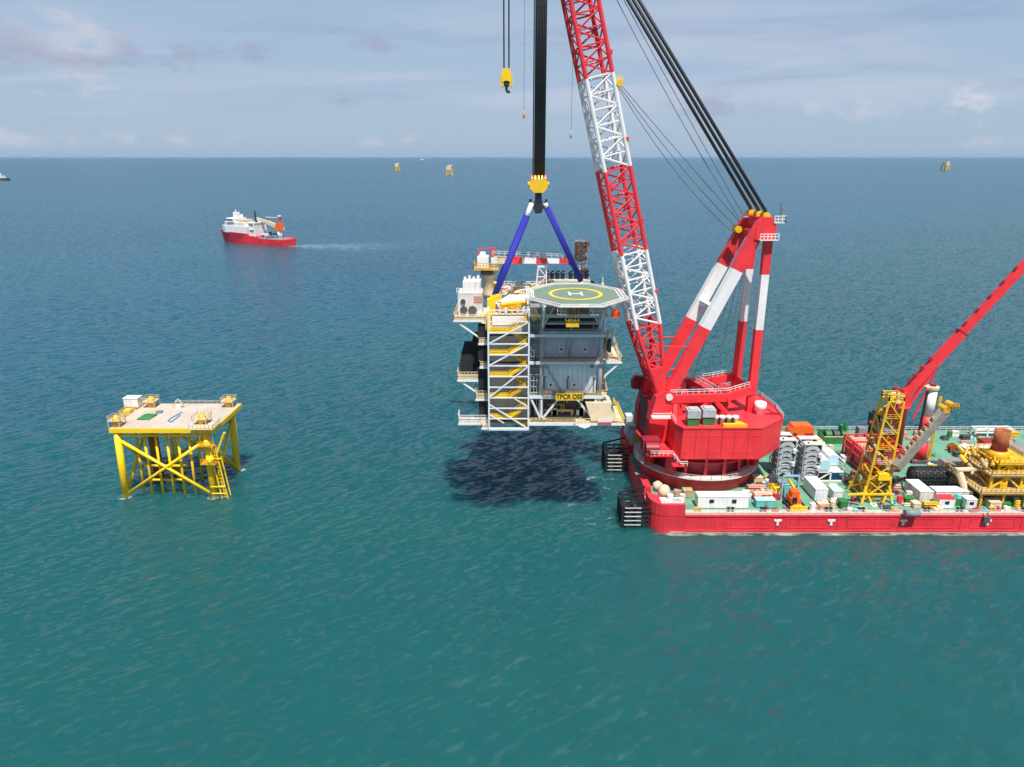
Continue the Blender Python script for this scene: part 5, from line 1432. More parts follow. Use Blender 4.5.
# tracked crane with blue gantry
def tracked():
    x, y = D(796, 509)
    root = thing('tracked_crane', 'small orange tracked crane with yellow base parked at the barge edge', 'tracked crane', (x, y, DZ))
    for k in (-1, 1):
        s = M(); s.prism_y([(x + k * 1.5 - .45, DZ), (x + k * 1.5 + .45, DZ), (x + k * 1.5 + .5, DZ + .9), (x + k * 1.5 - .5, DZ + .9)], y - 1.2, y + 3.2); s.build('track', BLACK, root)
    s = M(); s.box(x - 1.9, x + 1.9, y - 1.5, y - 1.2, DZ + .1, DZ + 1.4); s.build('dozer_blade', YEL, root)
    s = M(); s.box(x - 1.0, x + 1.0, y - .8, y + 2.8, DZ + .5, DZ + 1.2); s.build('base_frame', YEL, root)
    s = M(); s.box(x - 1.4, x + .9, y - .2, y + 3.0, DZ + 1.3, DZ + 2.6); s.box(x - 1.1, x + .6, y + .4, y + 2.6, DZ + 2.6, DZ + 4.0); s.build('crane_body', ORANGE, root)
    s = M(); s.box(x - 1.2, x - .2, y - .5, y - .2, DZ + 1.6, DZ + 3.0); s.build('cab_window', GLASS, root)
    s = M(); s.bar((x + .2, y + 2, DZ + 3.6), (x - .8, y + 4.2, DZ + 5.4), .45); s.build('jib', YELRUST, root)
    g = thing('gantry_frame', 'light blue steel portal frame standing over the orange tracked crane', 'frame', (x, y + 5, DZ))
    s = M()
    for k in (-1.8, 1.8):
        s.bar((x + k, y + 4.6, DZ), (x + k, y + 4.6, DZ + 6.0), .35); s.bar((x + k, y + 7.4, DZ), (x + k, y + 4.6, DZ + 4.0), .25)
    s.build('post', PALEBLUE, g)
    s = M(); s.bar((x - 1.8, y + 4.6, DZ + 6), (x + 1.8, y + 4.6, DZ + 6), .4); s.build('cross_beam', PALEBLUE, g)
    s = M(); s.box(x - .9, x + 1.3, y + 5.5, y + 7, DZ, DZ + 2.8); s.build('hose_cabinet', TEAL, g)
tracked()

# green winch barge tray
def green_tray():
    x0, y0 = D(824, 444); x1, _ = D(851, 444); y1 = y0 + 5
    root = thing('green_winch', 'dark green winch machine in an open green tray at the far deck edge', 'winch', ((x0 + x1) / 2, y0 + 2.5, DZ))
    s = M(); z = DZ
    s.box(x0, x1, y0, y0 + .25, z, z + 1.9); s.box(x0, x1, y1 - .25, y1, z, z + 2.3); s.box(x0, x0 + .25, y0 + .25, y1 - .25, z, z + 2.0); s.box(x1 - .25, x1, y0 + .25, y1 - .25, z, z + 2.0); s.box(x0 + .25, x1 - .25, y0 + .25, y1 - .25, z, z + .3)
    s.build('tray', GREENMACH, root)
    for k in range(3):
        xx = x0 + 1.8 + k * 2.2
        s = M(); s.tube((xx - .8, y0 + 2.4, z + 1.8), (xx + .8, y0 + 2.4, z + 1.8), 1.2, n=14); s.build('drum', GREENMACH if k != 1 else DARKGREY, root)
    s = M(); s.box(x1 - 2.2, x1 - .6, y0 + 2, y0 + 4, z + .3, z + 4.4); s.bar((x1 - 1.4, y0 + 2, z + 4), (x1 - 1.4, y0 + 2, z + 5.6), .5); s.build('control_post', GREENMACH, root)
    s = M(); s.rail([(x0, y0, z + 1.9), (x1, y0, z + 1.9)], .3, 3, .15); s.build('rim', CREAM, root)
green_tray()

# red open frame stack
def red_frames():
    x0, x1, y0, y1 = 87.2, 97.5, 163.0, 173.0
    root = thing('red_cargo_frame', 'big red open topped steel cargo frame on short legs behind the yellow tower', 'cargo frame', ((x0 + x1) / 2, 168, DZ))
    z0, z1 = DZ + .9, DZ + 6.2
    s = M()
    for x in (x0, (x0 + x1) / 2, x1):
        for y in (y0, (y0 + y1) / 2, y1): s.bar((x, y, z0), (x, y, z1), .4)
    for z in (z0, (z0 + z1) / 2, z1):
        for y in (y0, (y0 + y1) / 2, y1): s.bar((x0, y, z), (x1, y, z), .32)
        for x in (x0, (x0 + x1) / 2, x1): s.bar((x, y0, z), (x, y1, z), .32)
    s.bar((x0, y0, z0), (x0 + 5, y0, z1), .25)
    s.build('frame', RED, root)
    s = M(); s.box(x0 + .3, x1 - .3, y0 + .3, y1 - .3, z0, z1 - 1.2); s.build('cargo_bin', REDFRAME, root)
    s = M()
    for k in range(5): s.tube((x0 + 1, y0 + 1.2 + k * 1.9, z1 - .8), (x1 - 1, y0 + 1.2 + k * 1.9, z1 - .8), .55, n=8)
    s.build('pipe_bundle', SALMON, root)
    s = M()
    for x in (x0 + .4, x1 - .4):
        for y in (y0 + .4, y1 - .4): s.bar((x, y, DZ), (x, y, z0), .7)
    s.build('leg', DARKGREY, root)
red_frames()
def black_tank():
    x, y = D(872, 441)
    root = thing('black_column', 'black upright exhaust column with red fittings left of the red pedestal crane', 'column', (x, y, DZ))
    s = M(); s.lathe([(1.5, DZ), (1.5, DZ + 6), (1.2, DZ + 6.6), (1.2, DZ + 9)], (x, y), 16); s.box(x - 1.9, x - .4, y - 1.5, y + .5, DZ + 5, DZ + 8.6); s.build('casing', BLACKMETAL, root)
    s = M(); s.tube((x + 1.2, y - 1, DZ + 5.5), (x + 3.0, y - 1, DZ + 5.5), .8, n=10); s.tube((x - 1.8, y - 1.6, DZ + 6.2), (x - 1.8, y - .9, DZ + 6.2), .4, n=8); s.build('flange', RED, root)
    s = M(); s.box(x - 4.6, x - 2.2, y - 1, y + 1, DZ, DZ + 4.2); s.build('silencer', MIDGREY, root)
black_tank()

# yellow lattice tower with the grey arm
def yellow_tower():
    c = Vector((83.3, 149.6, DZ))
    root = thing('lattice_tower', 'tall slim yellow lattice tower with stacked platforms and a leaning grey arm', 'tower', c)
    base, top, H = 2.5, 1.65, 24.0
    def ring_(t): 
        w = base * (1 - t) + top * t
        if t < .2: w = base + .4 * (1 - t / .2)
        cx = c.x + 1.5 * t
        return [(cx + sx * w, c.y + sy * w, c.z + 1.2 + (H - 1.2) * t) for sx, sy in ((-1, -1), (-1, 1), (1, 1), (1, -1))]
    ts = [0, .18, .34, .5, .66, .82, 1.0]
    for k in range(6):
        s = M(); lattice(s, ring_(ts[k]), ring_(ts[k + 1]), .27, .17, 1, cross=(k < 2)); 
        s.build('tower_section', YELRUST if k < 2 else YEL, root)
    for k in range(1, 6):
        A = ring_(ts[k]); x0, y0, z = A[0]; x1, y1, _ = A[2]
        s = M(); s.box(x0 + .2, x1 - .2, y0 + .2, y1 - .2, z - .1, z); s.build('platform', [TAN, SALMON, MIDGREY, SALMON, MIDGREY][k - 1], root)
        s = M(); s.rail([(x0, y0, z), (x1, y0, z), (x1, y1, z), (x0, y1, z)], 1.1, 1.2, .1, True); s.build('platform_rail', YELRUST if k % 2 else CREAM, root)
        s = M(); s.box(x0 + .6, x0 + 2.2, y0 + 1, y0 + 2.6, z, z + 2.0); s.build('equipment', [RUST, SALMON, ORANGE, MIDGREY, REDDARK][k - 1], root); s = M(); s.tube((x1 - 1.2, y0 + 1.2, z), (x1 - 1.2, y0 + 1.2, z + 1.9), .6, n=10); s.build('vessel', [RUST, SALMON, ORANGE, MIDGREY, REDDARK][k - 1], root)
    rq = random.Random(17)
    for k in range(26):
        z = rq.uniform(DZ + 1.5, DZ + 13); x = c.x + rq.uniform(-2.2, 2.6); y = c.y + rq.uniform(-2.6, 1.5)
        s = M(); s.tube((x, y, z), (x + rq.uniform(-1.6, 1.6), y + rq.uniform(-.6, .6), z + rq.uniform(.2, 2.6)), rq.uniform(.1, .3), n=7); s.build('pipe', rq.choice([YELRUST, YEL, RUST, CREAM, SALMON, YELRUST]), root)
    A = ring_(1.0)
    s = M(); s.rail(A, 1.4, 1.5, .2, True); s.bar(A[0], A[2], .3); s.bar(Vector(A[3]) + Vector((0, 0, 1.2)), Vector(A[0]) + Vector((-.6, 0, 1.8)), .35); s.build('top_frame', YEL, root)
    for sy in (-1, 1):
        s = M()
        for sx in (-1, 1):
            s.tube((c.x + sx * 3.5, c.y + sy * 3.5, DZ), (c.x + sx * 2.6, c.y + sy * 2.6, DZ + 4), .32, n=8); s.tube((c.x + sx * 1.2, c.y + sy * 3.6, DZ), (c.x + sx * 2.7, c.y + sy * 2.7, DZ + 3), .24, n=8)
        s.bar((c.x - 3.6, c.y + sy * 3.2, DZ + 2.2), (c.x + 3.6, c.y + sy * 3.2, DZ + 2.2), .4); s.build('base_frame', YEL, root)
    s = M(); s.tube((c.x - 6.0, c.y - 2.0, DZ + 1.4), (c.x - 3.4, c.y - 3.5, DZ + 2.4), .4, n=8); s.build('outrigger', YEL, root)
    s = M(); s.box(c.x - .4, c.x + 2.6, c.y - 3.2, c.y - .5, DZ + 5.6, DZ + 7.2); s.build('control_cabin', YELBRIGHT, root)
    s = M(); s.tube((c.x - .6, c.y, DZ), (c.x - .6, c.y, DZ + 5), 1.6, n=16); s.build('base_drum', YELRUST, root)
    s = M(); s.box(c.x + 2.7, c.x + 4.9, c.y + .5, c.y + 3, DZ + 4.0, DZ + 8.4); s.build('side_tank', CREAM, root)
    # arm
    a, b = Vector((86.2, 146.0, 13.6)), Vector((97.2, 149.3, 26.6)); d = (b - a).normalized()
    s = M(); s.bar(a, b, 1.6, 2.0); s.build('leaning_arm', ARMGREY, root)
    s = M()
    for k in range(9):
        p = a + d * (2.5 + k * 1.35) + Vector((-.9, -.3, .9)); s.box(p.x - .22, p.x + .3, p.y - .4, p.y + .4, p.z - .45, p.z + .25)
    s.build('arm_bracket', TAN, root)
    s = M()
    for k in range(3):
        p = a + d * (3.2 + k * 4.1) + Vector((-1.0, -.3, .9)); s.box(p.x - .25, p.x + .3, p.y - .45, p.y + .4, p.z - .4, p.z + .3); s.build('arm_motor', REDFRAME, root); s = M()
    s = M(); s.tube(b + Vector((-.8, -1.2, -.2)), b + Vector((-.8, 1.2, -.2)), .8, n=14); s.tube(b + Vector((.5, -1.1, .7)), b + Vector((.5, 1.1, .7)), .75, n=14); s.rail([b + Vector((-.5, -1.4, .2)), b + Vector((1.6, -1.4, .2))], 1.2, .6, .14); s.build('arm_head', YELRUST, root)
    return root
yellow_tower()

# red and white king post
def king_post():
    x, y = 106.6, 171.0
    root = thing('king_post', 'thick red and white banded upright post with a yellow ladder on the green deck', 'post', (x, y, DZ))
    bands = [(DZ, 9.6, 1.6, RED), (9.6, 11.6, 1.55, WHITE), (11.6, 16.6, 1.5, RED), (16.6, 23.6, 1.3, WHITE)]
    for a, b, r, mt in bands:
        s = M(); s.lathe([(r, a), (r - .06, b)], (x, y), 20); s.build('post_band', mt, root, True)
    s = M(); s.lathe([(1.3, 23.6), (1.55, 24.0), (1.55, 24.6), (1.0, 24.7)], (x, y), 20); s.box(x - 1.9, x + .2, y - .8, y + .8, 24.1, 24.5); s.build('cap', CREAM, root)
    s = M(); s.lathe([(.75, 24.72), (.75, 25.2)], (x, y), 12); s.build('cap_opening', REDDARK, root)
    s = M()
    for k in (0, .9): s.bar((x + 1.9 + k * .6, y - .6 + k * .3, DZ), (x + 1.9 + k * .6, y - .6 + k * .3, 22), .3)
    for i in range(22): s.bar((x + 1.9, y - .6, DZ + .6 + i * .8), (x + 2.45, y - .3, DZ + .6 + i * .8), .15)
    s.build('ladder', YELRUST, root)
    s = M(); s.tube((x - 1.75, y - .6, 13), (x - 1.55, y - .6, 23.5), .3, n=8); s.build('drain_pipe', BLACK, root)
    s = M(); s.box(x - 3.5, x + 3.5, y - 3.0, y - 2.2, DZ, DZ + .7); s.build('foot_plate', DARKGREY, root)
king_post()

# red pedestal crane with long boom going out of the picture
def red_crane():
    x, y = 104.6, 180.5
    root = thing('red_pedestal_crane', 'slim red pedestal crane behind the yellow tower, its long boom leaving the photo at right', 'crane', (x, y, DZ))
    s = M(); s.lathe([(2.2, DZ), (2.0, 15.2), (2.6, 15.8), (2.6, 16.4)], (x, y), 20); s.build('pedestal', RED, root, True)
    s = M(); s.prism_y([(x - 2.0, 16.4), (x + 2.0, 16.4), (x + 2.0, 18.2), (x + .8, 20.2), (x - 1.2, 19.8), (x - 2.0, 18)], y - 1.7, y + 1.7); s.build('turret', RED, root)
    s = M(); s.box(x - 3.6, x - 1.4, y - 2.8, y - .9, 17.6, 20.2); s.build('cab', WHITEDIRTY, root)
    A, B = Vector((x + .3, y, 18.6)), Vector((129.6, y - .6, 54.2)); d = (B - A); E = A + d * 1.55
    s = M(); s.bar(A, A + d * .5, 1.7, 2.3); s.build('boom_base', RED, root)
    s = M(); s.bar(A + d * .5, E, 1.4, 1.9); s.build('boom_extension', RED, root)
    s = M(); q = A + d * .27; s.bar((x + 2.6, y, 16.8), q + Vector((.8, 0, -1.2)), .7); s.bar((x + 3.6, y - .8, 12.6), A + d * .24 + Vector((1.4, 0, -2.4)), .35); s.build('luffing_cylinder', RED, root)
    s = M()
    for k in (.10, .14, .2, .27, .55, .65, .75, .85, .95):
        p = A + d * k; n_ = Vector((-d.z, 0, d.x)).normalized(); s.bar(p + n_ * (1.3 if k < .5 else 1.0), p + n_ * (2.0 if k < .5 else 1.3), .9)
    p = A + d * .5; n_ = Vector((-d.z, 0, d.x)).normalized(); s.bar(p - n_ * 1.6, p + n_ * 1.6, 1.8, .35)
    s.build('boom_fitting', REDDARK, root)
    s = M(); s.tube((x - 1.2, y - 1.4, 20.2), (x - 1.2, y + 1.4, 20.2), .9, n=14); s.build('winch', REDDARK, root)
red_crane()

# black net fender
def net_fender():
    x0, y = D(911.5, 487); x1, _ = D(950, 487); y += 2.0; r = 2.05; z = DZ + r + .05
    root = thing('pneumatic_fender', 'large black tyre netted fender lying on its side on the green deck', 'fender', ((x0 + x1) / 2, y, DZ))
    s = M(); n = 20
    prof = [(x0, r * .55), (x0 + .5, r * .86), (x0 + 1.1, r), (x1 - 1.1, r), (x1 - .5, r * .86), (x1, r * .55)]
    vs = []
    for xx, rr in prof:
        for i in range(n): t = 2 * math.pi * i / n; vs.append((xx, y + rr * math.cos(t), z + rr * math.sin(t)))
    fs = []
    for k in range(len(prof) - 1):
        for i in range(n): j = (i + 1) % n; fs.append((k * n + i, k * n + j, (k + 1) * n + j, (k + 1) * n + i))
    fs += [tuple(range(n - 1, -1, -1)), tuple(range((len(prof) - 1) * n, len(prof) * n))]
    s.add(vs, fs); s.build('bladder', BLACK, root, True)
    s = M(); 
    cols = 10
    for k in range(cols):
        xx = x0 + 1.0 + (x1 - x0 - 2.0) * k / (cols - 1)
        for i in range(14):
            t = 2 * math.pi * (i + .5 * (k % 2)) / 14
            yy, zz = y + (r + .12) * math.cos(t), z + (r + .12) * math.sin(t)
            if zz < DZ + .2: continue
            tx = Vector((0, -math.sin(t), math.cos(t)))
            p = Vector((xx, yy, zz)); s.bar(p - tx * .33, p + tx * .33, .5, .26)
    s.build('tyre_net', BLACKMETAL, root)
    s = M()
    for k in range(cols - 1):
        xx = x0 + 1.0 + (x1 - x0 - 2.0) * (k + .5) / (cols - 1)
        for i in range(14):
            t = 2 * math.pi * (i + .25) / 14
            p = Vector((xx, y + (r + .15) * math.cos(t), z + (r + .15) * math.sin(t)))
            if p.z < DZ + .2: continue
            s.bar(p - Vector((.3, 0, 0)), p + Vector((.3, 0, 0)), .13)
    s.build('net_chain', DARKGREY, root)
net_fender()

# yellow pile frame with the rusty pile
def pile_frame():
    x0, x1, y0, y1 = 105.6, 120.5, 144.4, 157.6
    root = thing('pile_frame', 'large yellow stepped pile guide frame standing on the barge deck', 'pile frame', (113, 151, DZ))
    def level(a, zz0, zz1, in_):
        X0, X1, Y0, Y1 = x0 + in_, x1 - in_ * .8, y0 + in_ * .6, y1 - in_ * .6
        return X0, X1, Y0, Y1
    lv = [(DZ, 8.2, 0.0), (8.2, 11.8, 2.6), (11.8, 14.0, 4.6)]
    for i, (za, zb, ins) in enumerate(lv):
        X0, X1, Y0, Y1 = level(i, za, zb, ins)
        s = M()
        nx = 3
        xs = [X0 + (X1 - X0) * k / nx for k in range(nx + 1)]
        for x in xs:
            for y in (Y0, Y1): s.bar((x, y, za), (x, y, zb), .45)
        for y in (Y0, Y1):
            s.bar((X0, y, zb - .3), (X1, y, zb - .3), .5, .7)
            for k in range(nx):
                if i == 0: continue
                a, b = (xs[k], xs[k + 1]) if k % 2 == 0 else (xs[k + 1], xs[k])
                s.bar((a, y, za + .2), (b, y, zb - .6), .38)
        for x in (X0, X1): s.bar((x, Y0, zb - .3), (x, Y1, zb - .3), .5, .7); s.bar((x, Y0, za + .2), (x, Y1, zb - .6), .35)
        s.build('frame_tier', YEL if i != 0 else YELRUST, root)
        s = M(); s.box(X0 - .9, X1 + .9, Y0 - .9, Y1 + .9, zb, zb + .22); s.build('tier_deck', TAN if i < 2 else YELRUST, root)
        s = M(); s.rail([(X0 - .8, Y0 - .8, zb + .22), (X1 + .8, Y0 - .8, zb + .22), (X1 + .8, Y1 + .8, zb + .22), (X0 - .8, Y1 + .8, zb + .22)], 1.1, 1.1, .12, True); s.build('tier_rail', YELRUST if i < 2 else YEL, root)
        rr = random.Random(20 + i)
        for k in range(5):
            x = rr.uniform(X0 + .5, X1 - .8); y = rr.uniform(Y0, Y0 + 3.0)
            w = rr.uniform(.5, 1.1); hh = rr.uniform(.8, 1.9)
            s = M(); s.box(x - w, x + w, y - .5, y + .5, za + .25, za + .25 + hh)
            s.build('equipment', rr.choice([YELRUST, TAN, MIDGREY, SALMON, YEL, CREAM]), root)
    s = M(); s.tube((103.2, 150.5, 11.0), (105.2, 147.0, DZ), .9, .5, n=10); s.bar((102.4, 150, 11.2), (108, 150, 11.4), 1.2, .5); s.tube((105.8, 151, 12.2), (109.6, 151, 8.2), .3, n=8); s.build('outrigger', CREAM, root)
    rr = random.Random(9)
    for k in range(18):
        x = rr.uniform(105.0, 110.0); y = rr.uniform(148, 155); zz = rr.uniform(9.0, 14.5)
        s = M(); s.tube((x, y - .6, zz), (x + rr.uniform(-1, 1.6), y + .8, zz + rr.uniform(.6, 2.2)), rr.uniform(.2, .6), n=8); s.build('hydraulic_clamp', rr.choice([YELRUST, YEL, TAN]), root)
    s = M(); s.lathe([(2.5, 14.1), (2.1, 15.2), (1.7, 15.8)], (112.0, 151), 20); s.build('pile_sleeve', YELRUST, root, True)
    p = thing('steel_pile', 'rusty round steel pile with a yellow base standing up through the yellow frame', 'pile', (112.0, 151, DZ + .3))
    s = M(); s.lathe([(1.5, DZ + .3), (1.5, 16.0)], (112, 151), 20); s.build('lower_pile', YELRUST, p, True)
    s = M(); s.ring((112, 151), 1.3, 1.6, 16.0, 20.6, 24); s.build('upper_pile', RUST, p, True)
    s = M(); s.ring((112, 151), 1.62, 1.72, 17.4, 17.7, 24); s.ring((112, 151), 1.62, 1.75, 15.8, 16.1, 24); s.build('pile_band', REDDARK, p)
pile_frame()

# smaller items on deck
def bits():
    x, y = D(957, 506)
    root = thing('green_generator', 'dark green generator set between the two white huts', 'generator', (x, y, DZ))
    s = M(); s.box(x - .9, x + 1.0, y, y + 1.6, DZ, DZ + 1.7); s.build('casing', GREENMACH, root)
    s = M(); s.tube((x - .4, y + .8, DZ + 1.7), (x - .4, y + .8, DZ + 2.5), .2, n=8); s.lathe([(.7, DZ + 1.7), (.5, DZ + 2.4)], (x + .5, y + .8), 10); s.build('exhaust', TEAL, root)
    x, y = D(903, 514, 3.6); y = 140.3
    root = thing('edge_fender', 'grey rubber fender hanging over the near barge side below the yellow tower', 'fender', (x, y, 4.4))
    s = M(); s.tube((x - 1.6, y - .65, 5.5), (x + 1.6, y - .65, 5.5), .8, n=14); s.build('fender_body', MIDGREY, root, True)
    s = M()
    for k in (-1.2, 1.2): s.bar((x + k, y - .55, 6.2), (x + k, y + 1, 5.2), .15)
    s.build('chain', BLACK, root)
    x = at_y(986, 516, 140.5).x
    root = thing('edge_fender', 'dark small box fender on the near barge side below the yellow pile frame', 'fender', (x, 140.3, 4.0))
    s = M(); s.box(x - .7, x + .7, 139.9, 140.45, 3.0, 4.3); s.build('fender_body', DARKGREY, root)
    s = M(); s.bar((x - .5, 140.2, 4.3), (x - .5, 141, 4.8), .12); s.bar((x + .5, 140.2, 4.3), (x + .5, 141, 4.8), .12); s.build('chain', BLACK, root)
    # white platform and domes at the near left corner
    root = thing('mooring_station', 'white mooring platform with grey domed winch on the rounded barge corner', 'mooring station', (34.6, 145, 7.0))
    s = M(); s.box(33.0, 38.0, 141.4, 143.8, 7.0, 7.25); s.rail([(33.0, 141.4, 7.25), (38, 141.4, 7.25)], .9, .8, .09); s.build('platform', WHITE, root)
    s = M(); s.lathe([(1.4, 7.0), (1.4, 8.2), (1.0, 9.1), (.2, 9.5)], (34.4, 145.6), 16); s.lathe([(1.1, 7.0), (1.1, 8.6), (.3, 9.2)], (33.4, 148.0), 14); s.build('winch_cover', CREAM, root, True)
    s = M(); s.box(35.6, 37.6, 142.0, 143.2, 7.25, 7.4); s.build('green_mat', GREENDECK, root)
    s = M(); s.lathe([(.7, 7.25), (.7, 8.4)], (35.2, 142.8), 12); s.build('tank', WHITE, root)
    # left-end fittings
    root = thing('end_winch', 'grey winch with a yellow panel at the far end of the barge stern', 'winch', (32.4, 178, 6.8))
    s = M(); s.box(31.6, 35.2, 175, 177.2, 6.8, 10.2); s.box(31.4, 33.8, 178, 181, 6.8, 11.2); s.build('winch_housing', GREY, root)
    s = M(); s.box(32.2, 34.6, 174.9, 174.99, 7.4, 9.9); s.build('panel', YELRUST, root)
    s = M(); s.box(31.2, 33.0, 182, 184.5, 6.8, 12.5); s.build('cabinet', WHITEDIRTY, root)
    s = M(); s.tube((31.8, 185.0, 9), (31.8, 187, 9), 1.4, n=14); s.build('drum', BLACKMETAL, root)
    rr = random.Random(11)
    kinds = [('oil_drum', 'drum'), ('deck_crate', 'crate'), ('pipe_stack', 'pipes'), ('cable_reel', 'reel')]
    spots = [
        (676, 497, 0, SALMON, 'pinkish oil drum left of the long white container'),
        (682, 501, 0, WHITEDIRTY, 'pale oil drum close to the left end of the long white container'),
        (687, 496, 1, TAN, 'tan crate by the pedestal foot, left of the long white container'),
        (756, 490, 2, SALMON, 'bundle of pinkish brown pipes left of the yellow crate'),
        (762, 497, 2, CREAM, 'bundle of pale pipes just behind the teal tank boxes'),
        (757, 482, 1, CREAM, 'cream crate on the green deck near the crane pedestal'),
        (772, 484, 3, DARKGREY, 'dark cable reel under the left grey rack'),
        (781, 487, 1, MIDGREY, 'grey crate between left rack and yellow crate'),
        (812, 510, 0, WHITE, 'white drum at the barge edge before the tall white container'),
        (822, 508, 1, CREAM, 'cream crate at the barge edge before the short container'),
        (838, 495, 1, TAN, 'tan crate in the tower shadow right of the short container'),
        (842, 507, 1, GREENMACH, 'bright green crate at the barge edge left of the tower foot'),
        (832, 508, 0, CREAM, 'cream drum at the barge edge beside the bright green crate'),
        (899, 503, 0, RED, 'red drum by the right foot of the yellow tower'),
        (908, 502, 1, GREENMACH, 'dark green crate below the white lengthwise container'),
        (915, 507, 1, CREAM, 'small cream crate at the barge edge left of the red roofed hut'),
        (931, 507, 2, YELRUST, 'bundle of rusty yellow rods left of the red roofed hut'),
        (912, 457, 3, RUST, 'rusty reel left of the banded king post foot'),
        (903, 461, 2, DARKGREY, 'dark pipe bundle on the green deck left of the king post'),
        (952, 452, 3, RUST, 'rusty orange reel on the open green deck'),
        (957, 456, 1, DARKGREY, 'dark crate on the green deck before the long white container'),
        (964, 450, 0, WHITE, 'white drum left of the blue crate'),
        (949, 437, 0, GREENMACH, 'dark green bin standing alone near the far rail'),
        (968, 439, 2, DARKGREY, 'dark bundle by the far rail left of the red container'),
        (818, 446, 1, YELRUST, 'rusty yellow crate left of the green winch tray'),
        (845, 461, 1, WHITEDIRTY, 'white crate between blue tanks and red frame'),
        (1012, 436, 1, YELRUST, 'rusty yellow crate at the far rail right of the pile'),
        (992, 507, 1, CREAM, 'cream crate between the front legs of the yellow pile frame'),
        (1003, 507, 1, GREENMACH, 'green crate under the yellow pile frame'),
        (1016, 507, 0, YEL, 'yellow drum under the right part of the pile frame'),
        (1018, 480, 1, RED, 'red box on the deck behind the yellow pile frame'),
        (808, 475, 1, SALMON, 'pink crate at the foot of the right grey rack'),
    ]
    for px, py, k, mt, lab in spots:
        x, y = D(px, py); nm, cat = kinds[k]
        s = M()
        if k == 0: 
            s.lathe([(.62, DZ), (.62, DZ + .5), (.68, DZ + .55), (.62, DZ + .6), (.62, DZ + 1.1), (.68, DZ + 1.15), (.62, DZ + 1.2), (.62, DZ + 1.7), (.5, DZ + 1.72)], (x, y), 14)
        elif k == 1:
            w = rr.uniform(.8, 1.3); d = rr.uniform(.7, 1.1); h = rr.uniform(1.1, 1.7)
            s.box(x - w, x + w, y - d, y + d, DZ + .15, DZ + h); s.box(x - w - .06, x + w + .06, y - d - .06, y + d + .06, DZ + h, DZ + h + .12)
            for q in (-.6, .6): s.box(x + q * w - .12, x + q * w + .12, y - d, y + d, DZ, DZ + .15); s.box(x + q * w - .08, x + q * w + .08, y - d - .05, y - d - .002, DZ + .2, DZ + h - .05)
        elif k == 2:
            for i in range(4):
                for j in range(3 if i < 3 else 1): s.tube((x - 2.2, y - .7 + j * .55 + (i % 2) * .2, DZ + .25 + i * .38), (x + 2.0, y - .7 + j * .55 + (i % 2) * .2, DZ + .25 + i * .38), .24, n=7)
            for q in (-1.4, 1.2): s.box(x + q - .1, x + q + .1, y - 1.1, y + 1.0, DZ, DZ + .06)
        else:
            s.tube((x, y - .7, DZ + 1.2), (x, y + .7, DZ + 1.2), .7, n=14)
            for q in (-.75, .75): s.tube((x, y + q - .08, DZ + 1.2), (x, y + q + .08, DZ + 1.2), 1.2, n=18)
        single(s, nm, mt, lab, cat, (x, y, DZ))
    # small fittings strewn along the near deck edge
    for i in range(64):
        x = rr.uniform(56.0, 122.0); y = rr.uniform(142.0, 145.6) if i < 40 else rr.uniform(150, 185)
        if i >= 40: x = rr.uniform(66, 140)
        s = M(); k = i % 4
        if k == 0: s.tube((x - .6, y, DZ + .3), (x + .7, y + .3, DZ + .3), .3, n=8); s.tube((x - .2, y - .4, DZ + .8), (x + .3, y + .5, DZ + .8), .22, n=8); s.box(x - .5, x + .5, y - .4, y + .4, DZ, DZ + .25)
        elif k == 1: s.lathe([(.5, DZ), (.5, DZ + .7), (.2, DZ + .9)], (x, y), 10); s.box(x + .4, x + 1.1, y - .3, y + .3, DZ, DZ + .6)
        elif k == 2: s.ring((x, y), .35, .8, DZ, DZ + .35, 16); s.bar((x, y, DZ), (x + .2, y, DZ + 1.0), .2)
        else: s.box(x - .7, x + .7, y - .4, y + .4, DZ, DZ + .5); s.bar((x - .6, y, DZ + .5), (x + .3, y, DZ + 1.0), .22)
        if i < 40: lab = 'small loose deck fitting among the clutter along the near barge edge'
        else: lab = 'small loose deck fitting lying on the open green deck'
        single(s, 'deck_fitting', rr.choice([CREAM, WHITEDIRTY, SALMON, MIDGREY, DARKGREY, YELRUST, TEAL, RUST, REDFRAME]), lab, 'deck fitting', (x, y, DZ), 'loose deck fittings by the edge' if i < 40 else 'loose deck fittings on the open deck')
    # denser gear in front of the racks and huts
    busy = [(69, 73, 146.5, 155), (73.4, 76.6, 147, 152), (74, 81, 157, 167), (64, 75, 155, 166), (40, 55, 142, 147.5), (63.5, 68.5, 141, 152), (79, 89, 144, 156), (93, 106.5, 142.6, 154), (105, 121, 143.5, 158.5), (55, 63.5, 142, 146)]
    busy += [(103, 110, 167, 175), (101, 109, 176, 185), (94, 107, 152, 160), (104, 117, 155, 162), (116, 135, 166, 181), (126, 142, 162, 171), (86, 99, 162, 174), (130, 143, 186, 190), (84, 95, 178, 190), (75, 86, 180, 190)]
    n = 0
